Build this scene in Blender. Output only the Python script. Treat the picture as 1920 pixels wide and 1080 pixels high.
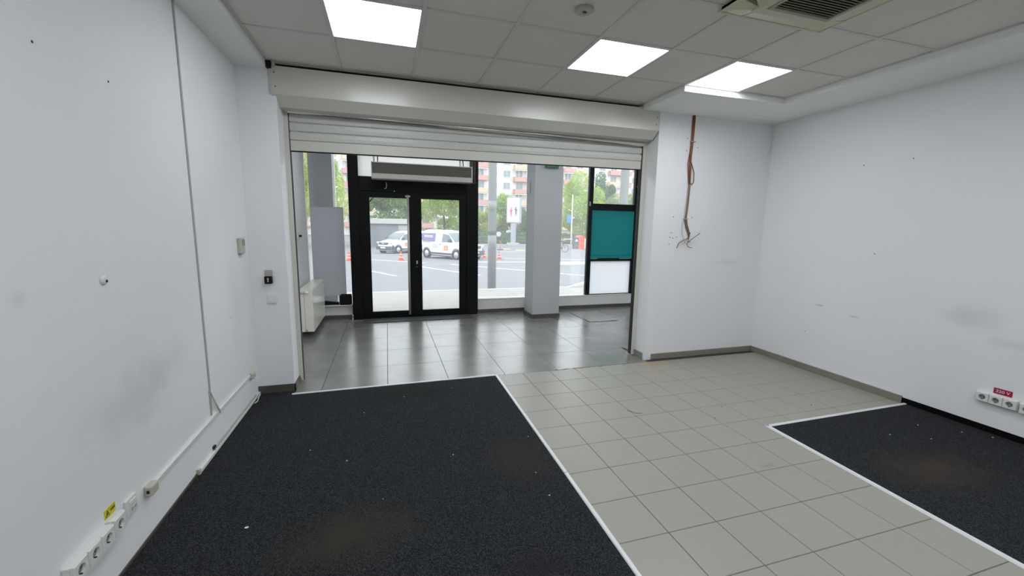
import bpy, bmesh, math, random
from mathutils import Vector, Matrix
random.seed(7)
for o in list(bpy.data.objects): bpy.data.objects.remove(o)
scene = bpy.context.scene
C = scene.collection
PI = math.pi

# ------------------------------------------------------------------ camera
YAW, PITCH, ROLL = 0.2940, -0.1475, 0.0165
cam_d = bpy.data.cameras.new('camera'); cam = bpy.data.objects.new('camera', cam_d); C.objects.link(cam)
cam_d.sensor_width = 36.0; cam_d.lens = 36.0 * 773.164 / 1920.0
cam_d.clip_start = 0.05; cam_d.clip_end = 400
fw = Vector((math.sin(YAW) * math.cos(PITCH), math.cos(YAW) * math.cos(PITCH), math.sin(PITCH)))
rt = Vector((math.cos(YAW), -math.sin(YAW), 0)); up = rt.cross(fw)
r2 = rt * math.cos(ROLL) + up * math.sin(ROLL); u2 = -rt * math.sin(ROLL) + up * math.cos(ROLL)
M = Matrix((r2, u2, -fw)).transposed().to_4x4(); M.translation = Vector((0.3413, -4.0008, 1.5395))
cam.matrix_world = M
scene.camera = cam

# ------------------------------------------------------------------ sky (overcast) and exposure
SKY = 3.0
PANEL = 13.0
w = bpy.data.worlds.new('overcast_sky'); scene.world = w; w.use_nodes = True
bg = w.node_tree.nodes['Background']; bg.inputs['Color'].default_value = (0.90, 0.95, 1.0, 1); bg.inputs['Strength'].default_value = SKY
vs = scene.view_settings
vs.view_transform = 'Standard'; vs.look = 'None'; vs.gamma = 1.0; vs.use_curve_mapping = False
vs.exposure = 0.0

# ------------------------------------------------------------------ materials
def nt(name):
    m = bpy.data.materials.new(name); m.use_nodes = True
    t = m.node_tree; return m, t, t.nodes['Principled BSDF']
def rgb(c): return (c[0], c[1], c[2], 1)
def mat(name, col, rough=0.5, metal=0.0, noise=0.0, scale=8.0, bump=0.0, bscale=60.0, rand=0.0, spec=0.5, coat=0.0):
    m, t, b = nt(name); N = t.nodes; L = t.links
    b.inputs['Roughness'].default_value = rough; b.inputs['Metallic'].default_value = metal
    b.inputs['Specular IOR Level'].default_value = spec; b.inputs['Coat Weight'].default_value = coat
    tc = N.new('ShaderNodeTexCoord')
    nz = N.new('ShaderNodeTexNoise'); nz.inputs['Scale'].default_value = scale; nz.inputs['Detail'].default_value = 5
    L.new(tc.outputs['Object'], nz.inputs['Vector'])
    mx = N.new('ShaderNodeMix'); mx.data_type = 'RGBA'
    mx.inputs[6].default_value = rgb([c * (1 - noise) for c in col]); mx.inputs[7].default_value = rgb([min(1, c * (1 + noise)) for c in col])
    L.new(nz.outputs['Fac'], mx.inputs[0])
    out = mx.outputs[2]
    if rand:
        oi = N.new('ShaderNodeObjectInfo'); mr = N.new('ShaderNodeMapRange')
        mr.inputs[3].default_value = 1 - rand; mr.inputs[4].default_value = 1 + rand
        L.new(oi.outputs['Random'], mr.inputs[0])
        hs = N.new('ShaderNodeHueSaturation'); L.new(out, hs.inputs['Color']); L.new(mr.outputs[0], hs.inputs['Value']); out = hs.outputs['Color']
    L.new(out, b.inputs['Base Color'])
    if bump:
        n2 = N.new('ShaderNodeTexNoise'); n2.inputs['Scale'].default_value = bscale; n2.inputs['Detail'].default_value = 4
        L.new(tc.outputs['Object'], n2.inputs['Vector'])
        bp = N.new('ShaderNodeBump'); bp.inputs['Strength'].default_value = bump; bp.inputs['Distance'].default_value = 0.01
        L.new(n2.outputs['Fac'], bp.inputs['Height']); L.new(bp.outputs['Normal'], b.inputs['Normal'])
    return m
def stain_mat(name, col, stains, rough=0.75, bump=0.05, noise=0.012, bscale=45, scale=2.0, spk=None, spec=0.5):
    """plain painted surface with smudges: (x,y,z, rx,ry,rz, colour, strength) in world metres"""
    m, t, b = nt(name); N = t.nodes; L = t.links
    b.inputs['Roughness'].default_value = rough; b.inputs['Specular IOR Level'].default_value = spec
    ge = N.new('ShaderNodeNewGeometry'); pos = ge.outputs['Position']
    nz = N.new('ShaderNodeTexNoise'); nz.inputs['Scale'].default_value = scale; nz.inputs['Detail'].default_value = 6; L.new(pos, nz.inputs['Vector'])
    mx = N.new('ShaderNodeMix'); mx.data_type = 'RGBA'
    mx.inputs[6].default_value = rgb([c * (1 - noise) for c in col]); mx.inputs[7].default_value = rgb([min(1, c * (1 + noise)) for c in col])
    L.new(nz.outputs['Fac'], mx.inputs[0]); out = mx.outputs[2]
    if spk:
        ns = N.new('ShaderNodeTexNoise'); ns.inputs['Scale'].default_value = spk[0]; ns.inputs['Detail'].default_value = 3; L.new(pos, ns.inputs['Vector'])
        rs = N.new('ShaderNodeMapRange'); rs.inputs[1].default_value = 0.42; rs.inputs[2].default_value = 0.68; L.new(ns.outputs['Fac'], rs.inputs[0])
        ms = N.new('ShaderNodeMix'); ms.data_type = 'RGBA'; ms.inputs[7].default_value = rgb(spk[1]); L.new(out, ms.inputs[6]); L.new(rs.outputs[0], ms.inputs[0]); out = ms.outputs[2]
    n3 = N.new('ShaderNodeTexNoise'); n3.inputs['Scale'].default_value = 6.0; n3.inputs['Detail'].default_value = 5; L.new(pos, n3.inputs['Vector'])
    for (x, y, z, rx, ry, rz, sc, st) in stains:
        mp = N.new('ShaderNodeVectorMath'); mp.operation = 'SUBTRACT'; mp.inputs[1].default_value = (x, y, z); L.new(pos, mp.inputs[0])
        dv = N.new('ShaderNodeVectorMath'); dv.operation = 'DIVIDE'; dv.inputs[1].default_value = (rx, ry, rz); L.new(mp.outputs[0], dv.inputs[0])
        ln = N.new('ShaderNodeVectorMath'); ln.operation = 'LENGTH'; L.new(dv.outputs[0], ln.inputs[0])
        ad = N.new('ShaderNodeMath'); ad.operation = 'ADD'; L.new(ln.outputs['Value'], ad.inputs[0])
        mm = N.new('ShaderNodeMath'); mm.operation = 'MULTIPLY_ADD'; mm.inputs[1].default_value = 0.9; mm.inputs[2].default_value = -0.45
        L.new(n3.outputs['Fac'], mm.inputs[0]); L.new(mm.outputs[0], ad.inputs[1])
        mr = N.new('ShaderNodeMapRange'); mr.interpolation_type = 'SMOOTHSTEP'; mr.inputs[1].default_value = 1.0; mr.inputs[2].default_value = -0.1
        mr.inputs[3].default_value = 0; mr.inputs[4].default_value = st; L.new(ad.outputs[0], mr.inputs[0])
        m2 = N.new('ShaderNodeMix'); m2.data_type = 'RGBA'; m2.inputs[7].default_value = rgb(sc)
        L.new(out, m2.inputs[6]); L.new(mr.outputs[0], m2.inputs[0]); out = m2.outputs[2]
    L.new(out, b.inputs['Base Color'])
    n2 = N.new('ShaderNodeTexNoise'); n2.inputs['Scale'].default_value = bscale; n2.inputs['Detail'].default_value = 4; L.new(pos, n2.inputs['Vector'])
    bp = N.new('ShaderNodeBump'); bp.inputs['Strength'].default_value = bump; bp.inputs['Distance'].default_value = 0.01
    L.new(n2.outputs['Fac'], bp.inputs['Height']); L.new(bp.outputs['Normal'], b.inputs['Normal'])
    return m
def emis(name, col, s):
    m = bpy.data.materials.new(name); m.use_nodes = True; t = m.node_tree; t.nodes.clear()
    e = t.nodes.new('ShaderNodeEmission'); e.inputs['Color'].default_value = rgb(col); e.inputs['Strength'].default_value = s
    o = t.nodes.new('ShaderNodeOutputMaterial'); t.links.new(e.outputs[0], o.inputs[0]); return m
def glass_mat(name, tint=(0.97, 0.985, 0.98), veil=0.05, refl=0.06):
    m = bpy.data.materials.new(name); m.use_nodes = True; t = m.node_tree; t.nodes.clear(); N = t.nodes; L = t.links
    tr = N.new('ShaderNodeBsdfTransparent'); tr.inputs[0].default_value = rgb(tint)
    gl = N.new('ShaderNodeBsdfGlossy'); gl.inputs['Roughness'].default_value = 0.02
    tl = N.new('ShaderNodeBsdfTranslucent'); tl.inputs[0].default_value = (0.9, 0.93, 0.95, 1)
    nz = N.new('ShaderNodeTexNoise'); nz.inputs['Scale'].default_value = 3.0; nz.inputs['Detail'].default_value = 5
    mr = N.new('ShaderNodeMapRange'); mr.inputs[3].default_value = veil * 0.7; mr.inputs[4].default_value = veil * 1.3; L.new(nz.outputs['Fac'], mr.inputs[0])  # white scatter mixed into the pane imitates bright outdoor haze
    fr = N.new('ShaderNodeFresnel'); fr.inputs['IOR'].default_value = 1.35
    a = N.new('ShaderNodeMixShader'); L.new(mr.outputs[0], a.inputs[0]); L.new(tr.outputs[0], a.inputs[1]); L.new(tl.outputs[0], a.inputs[2])
    b = N.new('ShaderNodeMixShader'); L.new(fr.outputs[0], b.inputs[0]); L.new(a.outputs[0], b.inputs[1]); L.new(gl.outputs[0], b.inputs[2])
    o = N.new('ShaderNodeOutputMaterial'); L.new(b.outputs[0], o.inputs[0]); return m

WALLC = (0.835, 0.84, 0.85)
DIRT = (0.50, 0.50, 0.48)
m_wall_l = stain_mat('paint_wall_smudged', WALLC, [(-.81, -1.72, .70, .3, .45, .22, DIRT, .42), (-.81, -1.45, .78, .3, .35, .16, DIRT, .25), (-.81, -.35, 1.0, .3, .30, .6, DIRT, .16), (-.81, -2.28, 1.28, .3, .06, .05, DIRT, .25), (-.81, -.45, .82, .3, .05, .012, (.4, .4, .42), .5)])
m_wall_r = stain_mat('paint_wall_rubbed', WALLC, [(4.82, -1.95, .88, .3, .28, .16, (.45, .45, .48), .30), (4.82, -2.2, .72, .3, .2, .06, DIRT, .25), (4.82, -.75, .75, .3, .06, .012, (.3, .3, .3), .6), (4.82, -1.1, .70, .3, .07, .012, (.3, .3, .3), .5)])
m_wall = stain_mat('paint_wall', WALLC, [(4.3, .07, 1.15, .3, .3, .05, DIRT, .2), (3.4, .07, .6, .1, .3, .3, DIRT, .06)])
m_soffit = mat('paint_soffit', (0.86, 0.87, 0.845), .8, noise=.01, bump=.03)
m_ctile = mat('mineral_ceiling_tile', (0.72, 0.715, 0.655), .9, noise=.06, scale=160, bump=.35, bscale=240, rand=.012)
m_tbar = mat('ceiling_grid_metal', (0.62, 0.62, 0.57), .5, noise=.02)
m_dark = mat('dark_void', (0.01, 0.01, 0.01), .9)
m_ftile = stain_mat('porcelain_light_grey', (0.325, 0.315, 0.270), [(3.25, -.1, 0, .28, .16, .3, (.40, .27, .14), .85), (3.9, .0, 0, .7, .20, .3, (.27, .245, .19), .5), (2.72, -2.07, 0, .09, .04, .1, (.2, .2, .19), .5), (3.6, -1.5, 0, .5, .1, .3, (.40, .36, .27), .4), (2.95, -2.3, 0, .06, .03, .1, (.25, .25, .22), .5)], rough=.34, bump=.02, noise=.03, bscale=90, scale=30)
m_grout = mat('grout_dark', (0.10, 0.095, 0.085), .9, noise=.2, scale=40)
m_vtile = stain_mat('stone_tile_charcoal', (0.195, 0.197, 0.180), [], rough=.27, bump=.02, noise=.38, bscale=25, scale=3.2, spec=1.0)
_b = m_vtile.node_tree.nodes['Principled BSDF']; _b.inputs['Coat Weight'].default_value = .35; _b.inputs['Coat Roughness'].default_value = .2
m_vgrout = mat('grout_charcoal', (0.05, 0.05, 0.048), .9)
m_carpet = stain_mat('carpet_needle_felt', (0.009, 0.010, 0.012), [(.13, -2.0, 0, .45, .3, .5, (.050, .045, .032), .75), (.95, -2.45, 0, .3, .2, .5, (.02, .02, .024), .5), (1.15, -1.55, 0, .3, .4, .5, (.045, .036, .028), .7), (3.75, -2.4, 0, .55, .3, .5, (.060, .048, .038), .85), (.4, -.3, 0, .8, .3, .5, (.018, .019, .017), .5), (4.2, -2.9, 0, .5, .3, .5, (.022, .021, .016), .6)], rough=1.0, bump=.9, noise=.5, bscale=170, scale=110, spk=(210, (.060, .064, .068)), spec=.15)
m_strip = mat('white_edge_profile', (0.72, 0.74, 0.75), .35, noise=.04, scale=20)
m_bbeige = mat('baseboard_beige_ceramic', (0.235, 0.22, 0.18), .45, noise=.12, scale=12)
m_bdark = mat('baseboard_brown_ceramic', (0.085, 0.08, 0.066), .4, noise=.2, scale=9)
m_bblack = mat('baseboard_black', (0.003, 0.003, 0.0035), .7, spec=.1)
m_cream = mat('cream_coated_metal', (0.60, 0.60, 0.535), .26, noise=.015, scale=3)
m_slat = mat('cream_slat_metal', (0.56, 0.565, 0.52), .42, noise=.06, scale=7)
m_black = mat('black_aluminium', (0.0028, 0.0042, 0.0042), .45, noise=.1, spec=.18)
m_blackp = mat('black_plastic', (0.004, 0.004, 0.0045), .5, spec=.2)
m_chrome = mat('brushed_steel', (0.52, 0.51, 0.46), .38, metal=.35)
m_glass = glass_mat('window_glass', veil=.10)
m_doorglass = glass_mat('door_glass', veil=.08)
def thin(m, col, f):
    t = m.node_tree; b = t.nodes['Principled BSDF']; o = [n for n in t.nodes if n.type == 'OUTPUT_MATERIAL'][0]
    tl = t.nodes.new('ShaderNodeBsdfTranslucent'); tl.inputs[0].default_value = rgb(col)
    mx = t.nodes.new('ShaderNodeMixShader'); mx.inputs[0].default_value = f
    t.links.new(b.outputs[0], mx.inputs[1]); t.links.new(tl.outputs[0], mx.inputs[2]); t.links.new(mx.outputs[0], o.inputs[0]); return m
m_film = thin(mat('white_window_film', (0.82, 0.82, 0.79), .6, noise=.01), (.92, .91, .87), .64)
m_teal = thin(mat('teal_panel_vinyl', (0.0, 0.22, 0.22), .6, noise=.02), (0, .13, .13), .28)
m_wpanel = thin(mat('translucent_white_panel', (.80, .83, .86), .5), (.76, .79, .82), .50)
m_whitep = mat('white_plastic', (0.74, 0.75, 0.72), .4, noise=.01)
m_greyp = mat('grey_plastic', (0.40, 0.40, 0.37), .5, noise=.03)
m_beigep = mat('beige_plastic', (0.52, 0.50, 0.40), .45, noise=.03)
m_well = mat('socket_well_grey', (0.22, 0.22, 0.20), .5)
m_lcd = mat('lcd_grey', (0.22, 0.24, 0.22), .2)
m_yel = mat('yellow_label', (0.66, 0.60, 0.02), .4)
m_red = mat('red_label', (0.36, 0.01, 0.05), .4)
m_print = mat('white_print', (0.85, 0.85, 0.85), .5)
m_blk = mat('black_print', (0.01, 0.01, 0.01), .5)
m_board = mat('grey_board', (0.54, 0.57, 0.60), .6, noise=.02, scale=30)
m_rad = mat('radiator_enamel', (0.84, 0.84, 0.74), .22, noise=.01)
m_acasing = mat('air_curtain_casing', (0.50, 0.50, 0.46), .4, noise=.03)
m_acgrille = mat('air_curtain_grille', (0.17, 0.165, 0.135), .5, noise=.3, scale=60)
m_ac = mat('aged_cream_plastic', (0.60, 0.58, 0.42), .45, noise=.03)
m_acgr = mat('aged_grille_plastic', (0.33, 0.31, 0.21), .5, noise=.05)
m_panel = emis('led_panel_light', (0.92, 0.955, 1.0), PANEL)
m_panelfr = mat('led_frame', (0.55, 0.60, 0.66), .4)
m_cable_o = mat('cable_orange_brown', (0.22, 0.065, 0.022), .5, noise=.3, scale=40)
m_cable_b = mat('cable_tan', (0.20, 0.13, 0.08), .6, noise=.3, scale=40)
m_cable_g = mat('cable_grey', (0.45, 0.45, 0.42), .6)
m_col = mat('column_paint', (0.455, 0.468, 0.475), .7, noise=.01, bump=.03)
m_exit = mat('exit_green', (0.02, 0.16, 0.10), .4)
m_mat = mat('grey_rib_mat', (0.06, 0.063, 0.066), .8, noise=.3, scale=50, bump=.4)

# ------------------------------------------------------------------ mesh helpers
class MB:
    def __init__(s): s.v = []; s.f = []; s.sm = []
    def add(s, vs, fs, smooth=False):
        n = len(s.v); s.v += [tuple(p) for p in vs]
        for f in fs: s.f.append(tuple(i + n for i in f)); s.sm.append(smooth)
        return s
    def box(s, x0, x1, y0, y1, z0, z1):
        v = [(x, y, z) for z in (z0, z1) for y in (y0, y1) for x in (x0, x1)]
        return s.add(v, [(0, 2, 3, 1), (4, 5, 7, 6), (0, 1, 5, 4), (2, 6, 7, 3), (0, 4, 6, 2), (1, 3, 7, 5)])
    def cbox(s, x0, x1, y0, y1, z0, z1, b=.003):
        """bevelled box"""
        bm = bmesh.new(); bmesh.ops.create_cube(bm, size=1)
        for v in bm.verts: v.co = Vector(((x0 + x1) / 2 + v.co.x * (x1 - x0), (y0 + y1) / 2 + v.co.y * (y1 - y0), (z0 + z1) / 2 + v.co.z * (z1 - z0)))
        b = min(b, .45 * min(x1 - x0, y1 - y0, z1 - z0))
        bmesh.ops.bevel(bm, geom=list(bm.edges), offset=b, segments=2, profile=.5, affect='EDGES')
        bm.verts.index_update()
        s.add([v.co.copy() for v in bm.verts], [[v.index for v in f.verts] for f in bm.faces]); bm.free(); return s
    def prism(s, pts, a, axis, d):
        """polygon pts (2-D) extruded along axis from a to a+d"""
        def P(p, t):
            q = list(p); q.insert(axis, t); return q
        n = len(pts); v = [P(p, a) for p in pts] + [P(p, a + d) for p in pts]
        fs = [tuple(range(n))[::-1], tuple(range(n, 2 * n))] + [(i, (i + 1) % n, n + (i + 1) % n, n + i) for i in range(n)]
        return s.add(v, fs)
    def tube(s, path, r, k=8, cap=True):
        path = [Vector(p) for p in path]; rs = r if isinstance(r, (list, tuple)) else [r] * len(path)
        vs = []; prev = None
        for i, p in enumerate(path):
            t = (path[min(i + 1, len(path) - 1)] - path[max(i - 1, 0)]).normalized()
            if prev is None:
                a = Vector((0, 0, 1)) if abs(t.z) < .9 else Vector((1, 0, 0)); n = t.cross(a).normalized()
            else: n = (prev - t * prev.dot(t)).normalized()
            prev = n; b = t.cross(n)
            for j in range(k):
                an = 2 * PI * j / k; vs.append(p + (n * math.cos(an) + b * math.sin(an)) * rs[i])
        fs = [(i * k + j, i * k + (j + 1) % k, (i + 1) * k + (j + 1) % k, (i + 1) * k + j) for i in range(len(path) - 1) for j in range(k)]
        s.add(vs, fs, True)
        if cap and k > 2:
            n = len(s.v) - len(vs)
            s.f.append(tuple(n + j for j in range(k))[::-1]); s.sm.append(False)
            s.f.append(tuple(n + (len(path) - 1) * k + j for j in range(k))); s.sm.append(False)
        return s
    def lathe(s, prof, c=(0, 0, 0), ax='z', k=24, sgn=1, smooth=True):
        """profile (r, h) turned about an axis through c"""
        vs = []
        for r, h in prof:
            for j in range(k):
                a = 2 * PI * j / k; u, v = r * math.cos(a), r * math.sin(a); h2 = h * sgn
                q = {'z': (u, v, h2), 'x': (h2, u, v), 'y': (u, h2, v)}[ax]
                vs.append((c[0] + q[0], c[1] + q[1], c[2] + q[2]))
        fs = [(i * k + j, i * k + (j + 1) % k, (i + 1) * k + (j + 1) % k, (i + 1) * k + j) for i in range(len(prof) - 1) for j in range(k)]
        s.add(vs, fs, smooth)
        n = len(s.v) - len(vs)
        if prof[-1][0] > 1e-6: s.f.append(tuple(n + (len(prof) - 1) * k + j for j in range(k))); s.sm.append(False)
        if prof[0][0] > 1e-6: s.f.append(tuple(n + j for j in range(k))[::-1]); s.sm.append(False)
        return s
    def mesh(s, name, off=(0, 0, 0)):
        me = bpy.data.meshes.new(name)
        me.from_pydata([(v[0] - off[0], v[1] - off[1], v[2] - off[2]) for v in s.v], [], s.f)
        me.polygons.foreach_set('use_smooth', s.sm)
        bm = bmesh.new(); bm.from_mesh(me); bmesh.ops.recalc_face_normals(bm, faces=bm.faces); bm.to_mesh(me); bm.free()
        me.update(); return me
LOC = {}
def wloc(o): return LOC.get(o.name, Vector((0, 0, 0))) if o else Vector((0, 0, 0))
def obj(name, mb, m, parent=None, local=False):
    """link one mesh object; mb holds world coordinates (or the parent's own frame when local)"""
    if parent is None:
        xs = [v[0] for v in mb.v]; ys = [v[1] for v in mb.v]; zs = [v[2] for v in mb.v]
        o0 = Vector(((min(xs) + max(xs)) / 2, (min(ys) + max(ys)) / 2, min(zs)))
        o = bpy.data.objects.new(name, mb.mesh(name, o0)); o.location = o0; C.objects.link(o); LOC[o.name] = o0
    else:
        off = (0, 0, 0) if local else wloc(parent)
        o = bpy.data.objects.new(name, mb.mesh(name, off)); C.objects.link(o); o.parent = parent; LOC[o.name] = wloc(parent)
    o.data.materials.append(m); return o
def inst(name, me, loc, parent, m=None):
    o = bpy.data.objects.new(name, me); C.objects.link(o); o.parent = parent
    o.location = Vector(loc) - wloc(parent); LOC[o.name] = Vector(loc); return o
def thing(name, label, cat, loc, group=None, rz=0):
    o = bpy.data.objects.new(name, None); C.objects.link(o); o.empty_display_size = .1
    o.location = loc; o.rotation_euler = (0, 0, rz); LOC[o.name] = Vector(loc)
    return tag(o, label, cat, group)
def tag(o, label, cat=None, group=None):
    o['label'] = label
    if cat: o['category'] = cat
    if group: o['group'] = group
    return o
def struct(o, label=None, cat=None):
    o['kind'] = 'structure'
    if label: o['label'] = label
    if cat: o['category'] = cat
    return o
def copy_tree(o, parent=None):
    c = o.copy(); C.objects.link(c); c.parent = parent; LOC[c.name] = LOC.get(o.name, Vector())
    for ch in list(o.children): copy_tree(ch, c)
    return c
def text_mb(body, size, depth=.0006):
    cu = bpy.data.curves.new('print', 'FONT'); cu.body = body; cu.size = size; cu.extrude = depth; cu.align_x = 'CENTER'; cu.align_y = 'CENTER'; cu.resolution_u = 3
    o = bpy.data.objects.new('print', cu); C.objects.link(o); dg = bpy.context.evaluated_depsgraph_get()
    me = bpy.data.meshes.new_from_object(o.evaluated_get(dg)); mb = MB()
    mb.add([v.co.copy() for v in me.vertices], [tuple(p.vertices) for p in me.polygons])
    bpy.data.objects.remove(o); bpy.data.curves.remove(cu); bpy.data.meshes.remove(me); return mb
def remap(mb, fn):
    mb.v = [tuple(fn(v)) for v in mb.v]; return mb

# ------------------------------------------------------------------ room dimensions (metres)
XL, XR = -0.81, 4.82            # side walls
YF = 0.06                       # face of the wall with the shutter opening
YB = -6.4                       # back wall, behind the camera
H = 2.852; ZS = 2.80            # tile ceiling, plaster soffit
OL, OR = -0.515, 3.225          # shutter opening
YW = 3.2                        # shop window plane
VL, VR = -0.875, 5.30           # entrance zone side walls

# ------------------------------------------------------------------ walls
struct(obj('wall_left', MB().box(XL - .2, XL, YB, YF, -.1, 3.1), m_wall_l), 'long white left wall with grey smudges and a thin cable', 'wall')
struct(obj('wall_right', MB().box(XR, XR + .2, YB, YF, -.1, 3.1), m_wall_r), 'white right wall with grey rub marks above the sockets', 'wall')
struct(obj('wall_back', MB().box(XL - .2, XR + .2, YB - .2, YB, -.1, 3.1), m_wall), 'white wall at the back of the shop, opposite the shutter', 'wall')
pl = struct(obj('wall_front_left', MB().box(XL - .2, OL, YF, .33, -.1, 3.1), m_wall), 'narrow white pier left of the shutter with key switch', 'wall')
struct(obj('wall_front_right', MB().box(OR, XR + .2, YF, .33, -.1, 3.1), m_wall), 'white wall right of the shutter with orange cables hanging', 'wall')
struct(obj('wall_front_top', MB().box(OL, OR, .36, .50, 2.56, 3.1), m_wall), 'white lintel wall hidden behind the shutter box', 'wall')
struct(obj('wall_entrance_left', MB().box(VL - .2, VL, .33, YW + .12, -.1, 3.1), m_wall), 'white wall behind the radiator in the entrance', 'wall')
struct(obj('wall_entrance_right', MB().box(VR, VR + .2, .33, YW + .12, -.1, 3.1), m_wall), 'white wall at the right end of the entrance', 'wall')
struct(obj('wall_facade_top', MB().box(VL - .6, VR + .6, YW - .05, YW + .15, 2.78, 3.6), m_wall), 'wall band above the shop windows', 'wall')

# baseboards
def base(name, mb, m, label): return struct(obj(name, mb, m), label, 'baseboard')
base('baseboard_front_left', MB().cbox(XL, OL + .012, YF - .012, YF, 0, .075, .002).cbox(OL, OL + .012, YF - .012, .275, 0, .075, .002), m_bdark, 'dark brown tile baseboard around the left pier')
base('baseboard_front_right', MB().cbox(OR + .085, XR, YF - .012, YF, 0, .07, .003).cbox(OR - .012, OR, YF + .04, .27, 0, .075, .002), m_bbeige, 'beige tile baseboard under the hanging orange cables')
rb = base('baseboard_right', MB().cbox(XR - .012, XR, -1.6, YF - .012, 0, .068, .003), m_bbeige, 'beige tile baseboard along the right wall beside the light tiles')
base('baseboard_right_black', MB().cbox(XR - .010, XR, YB, -1.6, 0, .055, .002), m_bblack, 'black baseboard along the right wall beside the carpet')
for k in range(6):
    obj('paint_ridge', MB().cbox(XR - .008, XR, -1.58 + k * .26, -1.58 + k * .26 + random.uniform(.08, .2), .068, .068 + random.uniform(.004, .008), .001), m_whitep, rb)
base('baseboard_entrance', MB().cbox(VL, -.24, YW - .075, YW - .06, 0, .06, .002).cbox(1.86, VR, YW - .075, YW - .06, 0, .06, .002), m_bdark, 'dark tile baseboard below the shop windows')

# ------------------------------------------------------------------ floor of the shop: slab with light tiles
fl = struct(obj('floor', MB().box(XL - .2, XR + .2, YB, YF - .06, -.15, -.003), m_grout), 'shop floor of square light grey tiles with dark joints', 'floor')
TS = .30; TX0 = 1.385; TY0 = -.010
_tc = {}
def tile_mesh(name, sx, sy, m, th=.003, ch=.0015):
    k = (name, round(sx, 4), round(sy, 4))
    if k not in _tc:
        mb = MB(); a, b = sx / 2, sy / 2
        mb.add([(-a, -b, -th), (a, -b, -th), (a, b, -th), (-a, b, -th), (-a + ch, -b + ch, 0), (a - ch, -b + ch, 0), (a - ch, b - ch, 0), (-a + ch, b - ch, 0)],
               [(3, 2, 1, 0), (4, 5, 6, 7), (0, 1, 5, 4), (1, 2, 6, 5), (2, 3, 7, 6), (3, 0, 4, 7)])
        me = mb.mesh(name); me.materials.append(m); _tc[k] = me
    return _tc[k]
G = .0035
def lay(name, parent, m, x0, x1, y0, y1, z=0.0, g=G):
    if x1 - x0 < .02 or y1 - y0 < .02: return
    inst(name, tile_mesh(name, x1 - x0 - g, y1 - y0 - g, m), ((x0 + x1) / 2, (y0 + y1) / 2, z), parent)
for j in range(17):
    y1 = TY0 - j * TS; y0 = y1 - TS
    for i in range(12):
        x0 = TX0 + i * TS; x1 = min(x0 + TS, XR)
        if y1 < -1.62 - .1 and x0 > 3.4: continue
        lay('floor_tile', fl, m_ftile, x0, x1, y0, y1)
# broken mortar along the joint with the entrance tiles
for k in range(9):
    x = 2.05 + k * .105 + random.uniform(-.02, .02)
    obj('mortar_chip', MB().prism([(x, -.018), (x + random.uniform(.03, .07), -.014), (x + random.uniform(.03, .08), .002), (x + .01, .004)], -.002, 2, .004), mat('mortar_red', (.22, .07, .035), .9, noise=.3) if k == 0 else bpy.data.materials['mortar_red'], fl)

# entrance floor with large charcoal tiles
vf = struct(obj('floor_entrance', MB().box(VL, VR, YF - .06, YW + .1, -.15, -.003).box(OL, OR, -.012, YF, -.15, -.003), m_vgrout), 'entrance floor of large glossy charcoal tiles', 'floor')
xs = [VL, -.285] + [-.285 + .593 * k for k in range(1, 10)]; xs = [x for x in xs if x < VR - .05] + [VR]
ys = [-.008, .575, 1.175, 1.775, 2.375, 2.975, YW]
for a in range(len(xs) - 1):
    for b in range(len(ys) - 1):
        x0, x1, y0, y1 = xs[a], xs[a + 1], ys[b], ys[b + 1]
        if b == 0:
            if x1 < OL: continue
            x0 = max(x0, OL) if x0 < OL else x0
            if x0 < OR < x1: x1 = OR
            if x0 > OR: lay('entrance_tile', vf, m_vtile, xs[a], xs[a + 1], .33, y1); continue
            if a == 0:
                lay('entrance_tile', vf, m_vtile, VL, OL, .33, y1)
        lay('entrance_tile', vf, m_vtile, x0, x1, y0, y1, g=.0032)
# cracked loose tile by the column, sitting a little proud with a jagged near edge
bt = MB().prism([(3.50, 2.80), (4.085, 2.79), (4.045, 2.02), (3.93, 2.035), (3.90, 2.00), (3.80, 2.015), (3.70, 1.99), (3.62, 2.03), (3.52, 2.01)], .0004, 2, .004)
o = obj('broken_tile', bt, mat('stone_tile_worn', (.30, .30, .285), .2, noise=.15, scale=4), vf); o['label'] = 'cracked loose floor tile with a jagged near edge'
obj('crack_gap', MB().prism([(3.50, 2.01), (3.62, 2.025), (3.70, 1.985), (3.80, 2.01), (3.90, 1.995), (3.93, 2.03), (4.05, 2.015), (4.05, 2.0), (3.92, 1.985), (3.80, 1.985), (3.70, 1.965), (3.60, 1.995), (3.50, 1.99)], .0002, 2, .0012), m_blk, vf)
obj('crack_gap', MB().prism([(3.49, 2.80), (3.50, 2.80), (3.52, 2.01), (3.505, 2.0)], .0002, 2, .0012), m_blk, vf)

# ------------------------------------------------------------------ carpets with white edge profiles
def carpet(name, pts, label):
    xs_ = [p[0] for p in pts]; ys_ = [p[1] for p in pts]
    t = thing(name, label, 'carpet', ((min(xs_) + max(xs_)) / 2, (min(ys_) + max(ys_)) / 2, 0))
    obj('pile_surface', MB().prism(pts, -.002, 2, .009), m_carpet, t); return t
def strip(parent, a, b, wd=.030, h=.013):
    a, b = Vector((a[0], a[1], 0)), Vector((b[0], b[1], 0)); d = (b - a).normalized(); n = Vector((-d.y, d.x, 0))
    prof = [(-wd / 2, -.001), (-wd / 2, .004), (-wd * .3, h), (wd * .25, h), (wd / 2, .006), (wd / 2, -.001)]
    vs_ = []; k = len(prof)
    for p in (a, b):
        for u, z in prof: vs_.append(p + n * u + Vector((0, 0, z)))
    fs = [tuple(range(k))[::-1], tuple(range(k, 2 * k))] + [(i, (i + 1) % k, k + (i + 1) % k, k + i) for i in range(k)]
    return obj('edge_profile', MB().add(vs_, fs), m_strip, parent)
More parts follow.
